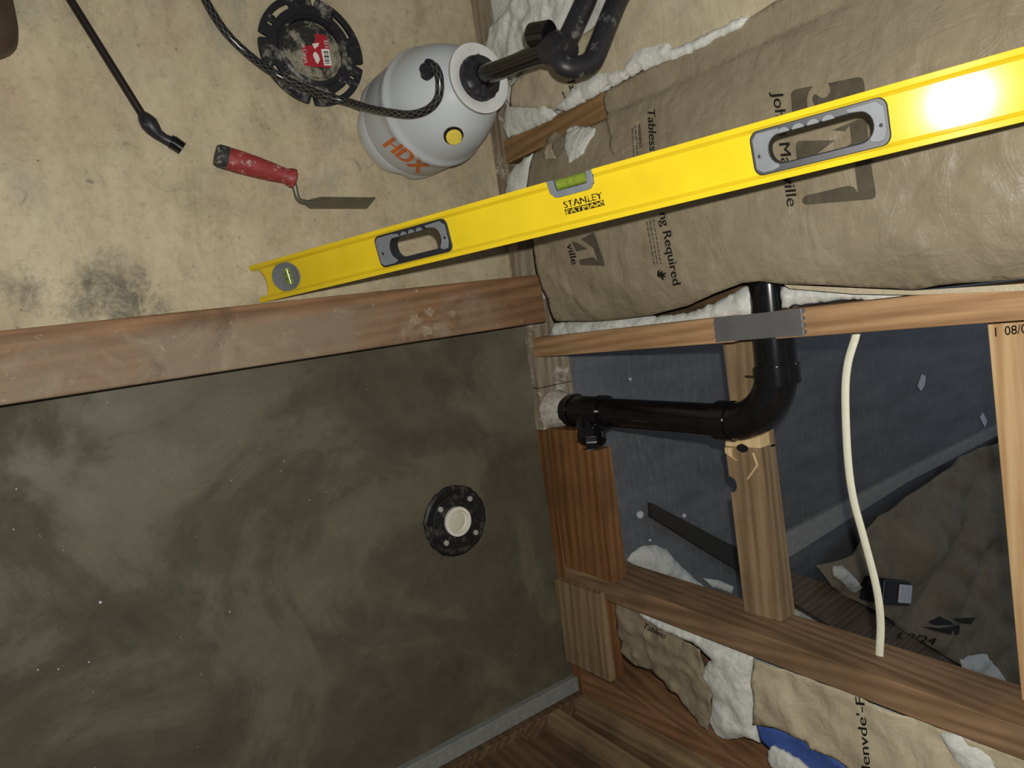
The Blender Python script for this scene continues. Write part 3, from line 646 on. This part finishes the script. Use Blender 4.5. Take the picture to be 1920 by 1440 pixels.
for c in (.0744, LEN - .0744):
    evp = [(1.0, -.007), (1.01, .0085), (.955, .0092), (.86, .0078), (.3, .0070), (0, .0070)]; EV = []; EF = []
    for r_, h_ in evp: EV += [lm(c + .0325 * r_ * math.cos(2 * PI * k / 40), .0222 * r_ * math.sin(2 * PI * k / 40), h_) for k in range(40)]
    for i in range(len(evp) - 1):
        for k in range(40): EF.append((i * 40 + k, i * 40 + (k + 1) % 40, (i + 1) * 40 + (k + 1) % 40, (i + 1) * 40 + k))
    ev = mk('end_vial_housing', EV, EF, M['rubber_grey'], lv, smooth=True, label='round grey end vial')
    o = c + .006
    mk('vial_tube', *tube([lm(o, -.012, .0075), lm(o, .013, .0075)], .0058, 14), M['vial'], ev, smooth=True, label='yellow-green bubble vial')
    for s_ in (-.0045, .0035): mk('vial_line', *tube([lm(o - .006, s_, .0090), lm(o, s_, .0140), lm(o + .0065, s_, .0090)], .0008, 5), M['rubber_dark'], ev)
cvL = [(.5768, -.0300), (.5778, -.016), (.584, -.0098), (.590, -.0088), (.628, -.0088), (.633, -.0098), (.6378, -.016), (.6388, -.0300), (.631, -.0300), (.629, -.0165), (.587, -.0165), (.585, -.0300)]
cv = mk('centre_vial_housing', *prism([cvL], lambda u, v, w_: lm(u, v, w_), -.010, .0118), M['rubber_grey'], lv, bevel=.0008, label='grey centre vial housing')
mk('housing_back', *prism([[(.584, -.0298), (.632, -.0298), (.632, -.013), (.584, -.013)]], lambda u, v, w_: lm(u, v, w_), -.009, -.003), M['rubber_grey'], cv)
mk('vial_tube', *tube([lm(.5880, -.0235, .0035), lm(.6285, -.0235, .0035)], .0062, 16), M['vial'], cv, smooth=True, label='yellow-green bubble vial')
for tt in (.603, .613): mk('vial_line', *tube([lm(tt, -.0285, .003), lm(tt, -.0235, .0098), lm(tt, -.0165, .004)], .0006, 5), M['rubber_dark'], cv)
def lev_hit(u0, u1, v0, hh): return lambda px, py: lm(u0 + (u1 - u0) * px, v0 - hh * py, .0078)
def lev_text(s, u0, u1, base, cap, mat, bold=.02, h=.0078):
    V, F = text_mesh(s, bold); return mk('lettering', [lm(u0 + (u1 - u0) * u, base - cap * v, h) for u, v in V], F, mat, lv)
lev_text('STANLEY', .591, .6443, .0045, .0075, M['ink_worn'], .03)
mk('lettering', *prism([[(.591, .006), (.6443, .006), (.6443, .0125), (.591, .0125)]], lambda u, v, w_: lm(u, v, w_), .0070, .0077), M['ink_worn'], lv)
lev_text('FATMAX', .593, .6425, .0117, .0048, M['yellow_print'], .02, .0080)

# ================================================================== sprayer
AX = Vector((-.372, .672, 0))
TP = [(.086, .0), (.094, .006), (.0995, .022), (.1005, .040), (.0985, .046), (.1005, .052), (.1010, .100), (.1012, .118), (.1030, .122), (.1042, .128), (.1030, .134), (.0996, .138), (.0975, .146), (.0950, .160), (.0885, .182), (.0780, .204), (.0640, .224), (.0480, .238), (.0400, .246), (.0380, .256)]
TP = [(r * .945, z) for r, z in TP]
def tank_r(z): return float(np.interp(z, [p[1] for p in TP], [p[0] for p in TP]))
def tank_hit(px, py, off=0.0):
    r = ray((px, py)); r = r / np.linalg.norm(r); s = .8
    while s < 2:
        p = CAM + r * s
        if 0 <= p[2] < .256 and math.hypot(p[0] - AX.x, p[1] - AX.y) < tank_r(p[2]) + off: return Vector(p)
        if p[2] < 0: return Vector(p)
        s += .001
sp = thing('pump_sprayer', 'grey plastic pump sprayer with black handle and orange lettering', 'sprayer', AX)
mk('tank', *lathe(TP, AX, (0, 0, 1), 64, lambda r, z, q: r - .009 * max(0, 1 - z / .05) * max(0, math.cos(4 * q + 1.2)) ** 4), M['tank'], sp, smooth=True, angle=.55)
mk('funnel_ring', *lathe([(.034, .250), (.047, .254), (.0525, .260), (.0525, .264), (.049, .265), (.034, .260)], AX, (0, 0, 1), 48, closed=True), M['tank_ring'], sp, smooth=True)
ct = mk('pump_cap', *lathe([(.0335, .253), (.0335, .269), (.031, .273), (.020, .275), (.018, .279), (0, .279)], AX, (0, 0, 1), 32, lambda r, z, q: r + (.0012 if z < .271 and r > .03 else 0) * math.cos(12 * q)), M['abs_dusty'], sp, smooth=True)
S0 = AX + Vector((0, 0, .272)); S1 = onZ(1042, 88, .432)
mk('cap_tab', *tube([AX + Vector((.012, -.004, .275)), AX + Vector((.030, -.006, .273))], .006, 10), M['abs_dusty'], ct)
mk('pump_shaft', *tube([S0, S0.lerp(S1, .2), S0.lerp(S1, .5), S0.lerp(S1, .8), S1], [.018, .0135, .0125, .0145, .018], 20), M['abs'], sp, smooth=True)
HC = onZ(1080, 118, .455)
ha = [onZ(*p, z) for p, z in (((1046, 106), .438), ((1060, 124), .446), ((1088, 125), .454), ((1110, 113), .460), ((1124, 84), .464), ((1138, 48), .466), ((1158, 0), .466), ((1182, -50), .466), ((1182, -88), .462), ((1142, -92), .456), ((1118, -50), .450), ((1099, 0), .446), ((1079, 44), .442), ((1060, 84), .438))]
hp = smooth_path(ha + [ha[0]], 6)
mk('handle', *tube(hp, .0150, 16, .9, caps=True), M['abs_dusty'], sp, smooth=True, label='black loop handle')
mk('handle_boss', *tube([S1 - Vector((0, 0, .02)), S1, onZ(1062, 100, .452)], [.017, .021, .020], 18), M['abs_dusty'], sp, smooth=True)
u0 = onZ(1003, 66, .40); u1 = onZ(1030, 62, .425)
mk('wand_cup', *join(lathe([(.0165, 0), (.0165, .030), (.0145, .030), (.0145, .002), (0, .002)], u1, tuple(u0 - u1), 24)), M['abs'], sp, smooth=True, label='black wand holder cup')
hz = [tank_hit(806, 128, .012), tank_hit(816, 126, .024), tank_hit(824, 148, .022), tank_hit(822, 182, .016), tank_hit(803, 205, .014), tank_hit(770, 215, .012), tank_hit(730, 211, .012), tank_hit(694, 204, .012), onZ(655, 192, .05), onZ(610, 180, .036), onZ(560, 160, .034), onZ(512, 136, .030), onZ(470, 106, .010), onZ(428, 66, .009), onZ(396, 20, .009), onZ(372, -30, .009), onZ(350, -90, .009)]
hpth = smooth_path(hz, 8); hV, hF = tube(hpth, .0066, 14, caps=False)
hV2 = []; hF2 = []; hA = []; acc = 0
for i in range(len(hpth)):
    if i: acc += (hpth[i] - hpth[i - 1]).length
    for k in range(15): hV2.append(hV[i * 14 + k % 14]); hA.append((acc, 2 * PI * k / 14, 0))
for i in range(len(hpth) - 1):
    for k in range(14): hF2.append((i * 15 + k, i * 15 + k + 1, (i + 1) * 15 + k + 1, (i + 1) * 15 + k))
ho = mk('hose', hV2, hF2, M['hose'], sp, smooth=True, label='black braided hose')
ha_ = ho.data.attributes.new('braid', 'FLOAT_VECTOR', 'POINT')
for i, v in enumerate(hA): ha_.data[i].vector = v
fp = tank_hit(803, 138); fn = Vector((fp.x - AX.x, fp.y - AX.y, .06)).normalized()
mk('hose_fitting', *join(lathe([(.011, -.004), (.011, .006), (.009, .010), (.009, .016), (0, .016)], fp, fn, 16), lathe([(.0085, 0), (.0085, .026)], fp + fn * .009 + Vector((.006, .004, -.010)), (-.5, -.1, .8), 14)), M['abs_dusty'], sp, smooth=True)
vp = tank_hit(850, 253); vn = Vector((vp.x - AX.x, vp.y - AX.y, .05)).normalized()
rv = mk('relief_valve', *lathe([(.0158, -.006), (.0158, .003), (.013, .004)], vp, vn, 28), M['abs'], sp, smooth=True)
mk('valve_cap', *join(lathe([(.0128, 0), (.0128, .008), (.0115, .0095), (0, .0095)], vp, vn, 24), lathe([(.0022, .004), (.0022, .011)], vp + vn.cross(Vector((0, 0, 1))).normalized() * .0 + Vector((0, 0, -.010)), vn, 8)), M['yellow_cap'], rv, smooth=True, label='yellow pressure valve')
th = lambda px, py: tank_hit(px, py, .0012)
print_text('lettering', 'HDX', (716, 272), (786, 328), (21, -15), th, M['orange'], sp, .05)

# wand with bent nozzle
wd = thing('sprayer_wand', 'thin dark wand with bent black nozzle lying on the plywood', 'wand', onZ(200, 110, 0))
mk('tube', *tube([onZ(60, -110, .009), onZ(130, -4, .009), onZ(268, 217, .010)], .0058, 14), plain('dark_brown_tube', (34, 28, 26), .35, .5), wd, smooth=True)
mk('nozzle', *tube([onZ(266, 213, .011), onZ(272, 222, .012), onZ(280, 232, .013), onZ(288, 243, .013), onZ(296, 252, .012), onZ(308, 260, .011), onZ(320, 266, .011)], [.0065, .0105, .0125, .011, .0085, .0075, .0085], 16), M['abs_dusty'], wd, smooth=True)
mk('nozzle_tip', *tube([onZ(319, 265, .011), onZ(326, 268, .011), onZ(342, 279, .011)], [.0105, .0105, .0100], 16), M['abs'], wd, smooth=True, angle=.6)

# ================================================================== toilet flange
fc = onZ(587, 95, .016)
tf = thing('toilet_flange', 'round black toilet flange with red sticker lying on the plywood', 'flange', (fc.x, fc.y, 0))
def fring():
    o = []; n = 160; RO = .0895
    nt = [(math.radians(a)) for a in (-10, 78, 170, 258)]
    for k in range(n):
        a = 2 * PI * k / n; r = RO
        for q in nt:
            d = abs((a - q + PI) % (2 * PI) - PI)
            if d < .045: r = RO - .014
        o.append((r * math.cos(a), r * math.sin(a)))
    return o
def slot(a0, a1, r0, r1, n=10): return [(r1 * math.cos(a0 + (a1 - a0) * k / n), r1 * math.sin(a0 + (a1 - a0) * k / n)) for k in range(n + 1)] + [(r0 * math.cos(a1 - (a1 - a0) * k / n), r0 * math.sin(a1 - (a1 - a0) * k / n)) for k in range(n + 1)]
sl = [slot(math.radians(a), math.radians(a + 40), .0715, .0790) for a in (22, 112, 202, 292)] + [slot(math.radians(a), math.radians(a + 10), .068, .0825, 4) for a in (60, 150, 240, 330)]
sl = sl[:4]
mk('ring', *prism([fring(), circ(0, 0, .058, 48)] + sl, lambda u, v, w_: (fc.x + u, fc.y + v, w_), .009, .016), M['abs_flange'], tf, bevel=.0008)
mk('hub', *lathe([(.059, .004), (.059, .020), (.056, .0225), (.0515, .0225), (.0500, .019), (.0500, .004)], (fc.x, fc.y, 0), (0, 0, 1), 56, closed=True), M['abs_flange'], tf, smooth=True)
kd = mk('knockout_disc', *lathe([(.0500, .006), (.0500, .012), (.046, .0125), (.0445, .0155), (.043, .0155), (.042, .0120), (0, .0120)], (fc.x, fc.y, 0), (0, 0, 1), 56), plain('dusty_black_disc', (46, 46, 44), .6, .3, dust=((150, 144, 124), 30, .46)), tf, smooth=True)
for a in (8, 52, 100, 146, 190, 234, 280, 325):
    c = (fc.x + .0755 * math.cos(math.radians(a)), fc.y + .0755 * math.sin(math.radians(a)), .016)
    mk('screw_boss', *lathe([(.0062, -.003), (.0062, .0012), (.0050, .0018), (.0038, .0018), (.0034, -.001), (0, -.001)], c, (0, 0, 1), 16), M['abs_flange'], tf, smooth=True)
lz = lambda z: (lambda px, py: onZ(px, py, z))
print_poly('sticker', [[(592, 62), (612, 68), (617, 84), (622, 127), (596, 126), (570, 123), (566, 84), (582, 86), (590, 78)]], lz(.0123), M['red_label'], kd)
print_poly('barcode', [[(602, 92), (617, 92), (622, 123), (608, 123)]], lz(.0126), M['white_ink'], kd)
print_poly('barcode', [[(606.5 + .13 * y, 96 + y), (615.5 + .13 * y, 96 + y), (615.5 + .13 * (y + h), 96 + y + h), (606.5 + .13 * (y + h), 96 + y + h)] for y, h in ((0, 3.4), (5, 1.4), (8, 4), (14, 1.6), (17, 3), (22, 1.5))], lz(.0128), M['barcode'], kd)
print_text('lettering', 'KO', (607, 76), (609, 89), (9, 0), lz(.0126), M['white_ink'], kd, .03)
print_text('lettering', 'nt Carpet', (565, 83), (571, 119), (8, -1), lz(.0126), M['white_ink'], kd, .03)
print_poly('pictogram', [[(588, 99), (592, 97), (597, 103), (600, 112), (596, 120), (592, 116), (587, 104)], [(585, 82), (598, 80), (597, 86), (590, 92)]], lz(.0126), M['white_ink'], kd)

# ================================================================== trowel
tw = thing('margin_trowel', 'margin trowel with red rubber grip standing on its blade edge', 'trowel', onZ(560, 350, 0))
A = onZ(574, 391, .001); B = onZ(686, 391, .001); bd = (B - A).normalized(); up = Vector((-.30, .05, .95)).normalized(); nb = bd.cross(up)
LB = (B - A).length; hB = .037
mk('blade', *prism([[(-.010, .016), (.006, 0), (LB, 0), (LB + .002, .001), (LB + .002, hB), (.012, hB), (-.004, hB * .75)]], lambda u, v, w_: A + bd * u + up * v + nb * w_, -.0007, .0007), M['blade'], tw)
hs = onZ(552, 335, .030); he = onZ(404, 290, .022)
mk('shank', *tube(smooth_path([A + bd * .012 + up * .019, A + bd * -.006 + up * .020, onZ(560, 374, .024), onZ(554, 356, .028), onZ(550, 340, .030), hs.lerp(he, .08)], 5), [.0035] * 3 + [.0042] * 23, 10), M['blade'], tw, smooth=True)
ax_ = (he - hs)
mk('grip', *tube([hs + ax_ * k for k in (-.02, .0, .05, .12, .3, .5, .7, .86)], [.0115, .0155, .0150, .0120, .0145, .0165, .0175, .0175], 24), M['red_rubber'], tw, smooth=True)
mk('end_cap', *tube([hs + ax_ * k for k in (.855, .9, .96, 1.0, 1.005)], [.0176, .0176, .0172, .0150, .010], 24), plain('black_grip_cap', (50, 54, 52), .6, .3, dust=((170, 164, 150), 110, .56)), tw, smooth=True)

# ================================================================== shower drain
DC = onZ(855, 976, .010)
dr = thing('shower_drain', 'black clamping shower drain with four bolts set in the mortar bed', 'drain', (DC.x, DC.y, 0))
mk('flange', *lathe([(.066, .002), (.0665, .0095), (.062, .0128), (.054, .0112), (.050, .0118), (.030, .0112), (.030, .002)], (DC.x, DC.y, 0), (0, 0, 1), 64, lambda r, z, q: r + (.0035 * nz(q * 5, 3) + .002 * nz(q * 14, 8) if r > .06 else 0), closed=True), M['abs_muddy'], dr, smooth=True)
mk('clamping_ring', *prism([circ(0, 0, .052, 48), circ(0, 0, .0285, 40)], lambda u, v, w_: (DC.x + u, DC.y + v, w_), .0108, .0165), M['abs_muddy'], dr, bevel=.0015)
for px, py in ((880, 935), (825, 955), (891, 998), (836, 1018)):
    c = onZ(px, py, .0165); bo = mk('bolt', *lathe([(.0055, 0), (.0055, .0035), (.0045, .0042), (0, .0042)], c, (0, 0, 1), 6), M['bolt'], dr)
pg = mk('test_plug', *lathe([(.0275, .004), (.0275, .0195), (.0255, .0200), (.0215, .0195), (.0205, .012), (0, .012)], (DC.x + .001, DC.y, 0), (0, 0, 1), 48), M['white_pvc'], dr, smooth=True, label='white pipe stub')
mk('grit', *lathe([(.0206, .0125), (.016, .0150), (.008, .0160), (0, .0158)], (DC.x, DC.y - .002, 0), (0, 0, 1), 40, lambda r, z, q: r), M['grit'], pg, smooth=True, label='pale grit inside the stub')

# ================================================================== boot at the frame edge
bo = thing('work_boot', 'dark brown leather boot toe at the edge of the plywood', 'boot', (-.497, -.03, 0))
def bsec(y, hw, top, z0, cx=-.497, n=20, bot=None):
    o = []
    for k in range(n):
        a = 2 * PI * k / n; c, s = math.cos(a), math.sin(a)
        o.append((cx + hw * math.copysign(abs(c) ** .7, c), y, z0 + (top - z0) * (.5 + .5 * math.copysign(abs(s) ** .6, s))))
    return o
def loft(secs):
    V = []; F = []; n = len(secs[0])
    for s in secs: V += s
    for i in range(len(secs) - 1):
        for k in range(n): F.append((i * n + k, i * n + (k + 1) % n, (i + 1) * n + (k + 1) % n, (i + 1) * n + k))
    return V, F + [tuple(range(n)), tuple(range((len(secs) - 1) * n, len(secs) * n))]
mk('upper', *loft([bsec(-.185, .020, .13, .022), bsec(-.175, .036, .15, .02), bsec(-.12, .044, .155, .02), bsec(-.08, .050, .13, .02), bsec(-.03, .056, .095, .02), bsec(.03, .060, .078, .02), bsec(.065, .0595, .070, .02), bsec(.085, .056, .062, .02), bsec(.097, .049, .052, .02), bsec(.104, .036, .042, .022), bsec(.107, .02, .036, .024)]), M['boot'], bo, smooth=True, angle=3)
sl_ = [(-.497 + .0605 * math.copysign(abs(math.cos(q)) ** .55, math.cos(q)), -.042 + .150 * math.copysign(abs(math.sin(q)) ** .45, math.sin(q))) for q in [2 * PI * k / 48 for k in range(48)]]
mk('sole', *prism([sl_], lambda u, v, w_: (u, v, w_), 0, .022), M['boot_sole'], bo, bevel=.002)

# ================================================================== space behind the wall
def plank_on(name, pts, z0, z1, mat, label, cat):
    V = [onZ(px, py, z1) for px, py in pts]; L = [(v.x, v.y) for v in V]
    o = mk(name, *prism([L], lambda u, v, w_: (u, v, w_), z0, z1), mat); return tag(o, label, cat)
plank_on('floor_batten', [(1222, 943), (1222, 969), (1360, 1055), (1440, 1100), (1440, 1052), (1360, 1016)], -.002, .010, M['dark_strip'], 'dark batten lying diagonally on the grey floor behind the block', 'batten')
plank_on('sole_plate', [(1440, 1012), (1480, 996), (1700, 880), (1870, 795), (1960, 742), (1960, 770), (1870, 817), (1700, 905), (1480, 1045), (1440, 1062)], -.002, .012, M['pale_strip'], 'long dusty grey plate running away along the dark floor', 'plate')
plank_on('joist', [(1470, 1070), (1545, 1092), (1640, 1152), (1800, 1250), (1880, 1300), (1830, 1300), (1760, 1266), (1580, 1188), (1470, 1118)], -.002, .05, M['joist'], 'dusty brown joist crossing in front of the loose paper', 'joist')
def kf_z(x, y): return .06 + .09 * (abs(nz(x * 3.1 + y * 1.2, y * 1.6, 3)) - .2) + .05 * (abs(nz(x * 7 - y * 3, y * 4 + x * 2, 8)) - .2) + .03 * nz(x * 3, y * 3, 2)
def kf_hit(px, py, gap=.003):
    z = .05
    for _ in range(10): p = onZ(px, py, z); z = .5 * z + .5 * (kf_z(p.x, p.y) + gap)
    return onZ(px, py, z)
Lk = [tuple(kf_hit(*p, 0).xy) for p in [(1530, 1060), (1600, 1040), (1620, 1000), (1700, 930), (1790, 868), (1880, 820), (1990, 760), (2010, 1000), (1990, 1360), (1880, 1300), (1800, 1246), (1650, 1150), (1560, 1100)]]
lk = thing('loose_kraft_paper', 'dark crumpled kraft paper spread over the floor beyond the stud bay', 'paper', onZ(1700, 1050, 0))
mk('paper', *sheet(Lk, .018, lambda u, v: (u, v, kf_z(u, v)), .001, (0, 0, -1)), M['kraft_dusty'], lk, smooth=True, angle=3)
print_text('lettering', '08/24', (1682, 1196), (1752, 1210), (6, -13), kf_hit, M['ink'], lk)
print_poly('logo', [[(1740, 1166), (1762, 1156), (1784, 1166), (1790, 1172), (1752, 1172)], [(1728, 1174), (1762, 1178), (1800, 1172), (1798, 1190), (1782, 1190), (1750, 1182)], [(1786, 1160), (1830, 1158), (1822, 1170), (1800, 1168)]], kf_hit, M['ink'], lk)
bxc = kf_hit(1650, 1097)
bx = thing('small_black_box', 'small black box lying on the loose paper beyond the cable', 'box', bxc)
def obox(c, d, hx, hy, z0, z1):
    d = Vector(d).normalized(); e = Vector((-d.y, d.x, 0)); c = Vector((c.x, c.y, 0))
    V = [c + d * (sx * hx) + e * (sy * hy) + Vector((0, 0, z)) for z in (z0, z1) for sy in (-1, 1) for sx in (-1, 1)]
    return V, box(0, 1, 0, 1, 0, 1)[1]
q0, q1 = kf_hit(1612, 1100), kf_hit(1688, 1110); bdir = q1 - q0; bdir.z = 0; bc = (q0 + q1) / 2; hl = bdir.length / 2
mk('body', *obox(bc, bdir, hl, .035, bc.z - .02, bc.z + .05), M['darkbox'], bx, bevel=.004)
mk('lid', *obox(bc + bdir.normalized() * hl * .45, bdir, hl * .45, .026, bc.z + .0505, bc.z + .058), M['chalk'], bx, bevel=.003, label='silver top')
def tuft(pts, z, th, seed, label, hit=None):
    H = hit or (lambda px, py: onZ(px, py, z))
    P3 = [H(*p) for p in pts]; zb = min(p.z for p in P3) - .004; L = [(p.x, p.y) for p in P3]
    f0 = (lambda x, y: kf_z(x, y) + .002) if hit else (lambda x, y: z)
    ext = max(max(p[0] for p in L) - min(p[0] for p in L), max(p[1] for p in L) - min(p[1] for p in L)); st = max(.006, ext / 22)
    L = resample(L, st); L = [(u + .3 * st * nz(u * 90, v * 90, seed), v + .3 * st * nz(u * 90, v * 90, seed + 5)) for u, v in L]
    L, v, f = fill(L, st); n = len(v); A = []
    for p in v:
        k = 1 - math.exp(-edge_dist(L, p.x, p.y) / (st * 1.6)); A.append((p.x, p.y, f0(p.x, p.y) + .001 + th * k * (.75 + .5 * nz(p.x * 16, p.y * 16, seed) + .3 * nz(p.x * 45, p.y * 45, seed))))
    V = A + [(p.x, p.y, f0(p.x, p.y) - .001) for p in v]; F = [tuple(q) for q in f] + [tuple(i + n for i in reversed(q)) for q in f]; cnt = {}
    for q in f:
        for i in range(3): cnt.setdefault((min(q[i], q[(i + 1) % 3]), max(q[i], q[(i + 1) % 3])), []).append((q[i], q[(i + 1) % 3]))
    for k, l in cnt.items():
        if len(l) == 1: a, b = l[0]; F.append((b, a, a + n, b + n))
    return tag(mk('insulation_tuft', V, F, M['wool'], smooth=True, angle=3), label, 'insulation')
tuft([(1176, 1050), (1184, 1036), (1205, 1024), (1228, 1022), (1250, 1030), (1264, 1048), (1285, 1068), (1300, 1084), (1330, 1108), (1280, 1104), (1200, 1070)], -.001, .035, 1, 'wedge of white wool on the grey floor beside the leaning stud')
tuft([(1318, 1084), (1345, 1087), (1376, 1100), (1372, 1112), (1335, 1100)], -.001, .008, 2, 'flat white wool scrap on the floor next to the tan block')
tuft([(1562, 1062), (1578, 1060), (1600, 1080), (1618, 1100), (1606, 1112), (1585, 1098), (1564, 1080)], 0, .03, 3, 'grey wool tuft left of the small black box', kf_hit)
tuft([(1486, 1134), (1510, 1138), (1545, 1155), (1600, 1195), (1560, 1190), (1500, 1168), (1486, 1160)], .0, .03, 4, 'white wool showing under the joist behind the tan block')
tuft([(1800, 1238), (1822, 1228), (1850, 1226), (1868, 1250), (1890, 1286), (1850, 1276), (1806, 1262)], 0, .03, 5, 'white wool scrap on the loose paper by the upper block', kf_hit)
def scrap(pts, z, label):
    V = [onZ(px, py, z) for px, py in pts]; o = mk('paper_scrap', *prism([[(v.x, v.y) for v in V]], lambda u, v, w_: (u, v, w_), z - .003, z), M['chalk']); tag(o, label, 'scrap')
scrap([(1729, 701), (1736, 706), (1734, 722), (1727, 733), (1721, 724)], .002, 'pale scrap in the middle of the dark floor')
scrap([(1843, 773), (1851, 790), (1847, 801), (1838, 783)], .002, 'pale scrap beside the far end of the dusty plate')
for px, py, s, lab in ((1200, 965, 9, 'largest white plaster crumb on the grey floor'), (1283, 967, 5, 'small white crumb above the dark batten'), (1219, 1013, 3, 'tiny white crumb above the wool tuft'), (1182, 711, 3.4, 'small white crumb on the floor near the pipe')):
    c = onZ(px, py, 0); r = s * .00105
    V, F = lathe([(r, -.002), (r * .95, r * .35), (r * .5, r * .7), (0, r * .75)], c, (0, 0, 1), 9, lambda q, z, a: q * (1 + .3 * nz(a * 1.5, px)))
    tag(mk('plaster_crumb', V, F, M['chalk']), lab, 'crumb')
CL = ('tiny pale crumb on the mortar bed closest to the curb', 'tiny pale crumb at the frame edge, second from the curb', 'biggest pale crumb on the mortar bed', 'tiny pale crumb, lowest and leftmost on the mortar bed', 'tiny pale crumb beside the lowest crumb on the mortar bed', 'tiny pale crumb right of the two lowest crumbs', 'tiny pale crumb on the mortar bed nearest the drain')
for k, (px, py) in enumerate(((30, 915), (25, 990), (186, 1125), (70, 1250), (108, 1249), (165, 1236), (426, 1143))):
    c = onZ(px, py, 0); c.z = pan_z(c.x, c.y); r = .0012 + .0010 * (k == 2)
    V, F = lathe([(r, -.001), (r * .9, r * .5), (0, r)], c, (0, 0, 1), 7, lambda q, z, a: q * (1 + .3 * nz(a * 1.5, px)))
    tag(mk('plaster_crumb', V, F, M['chalk']), CL[k], 'crumb', 'pale crumbs on the mortar bed')
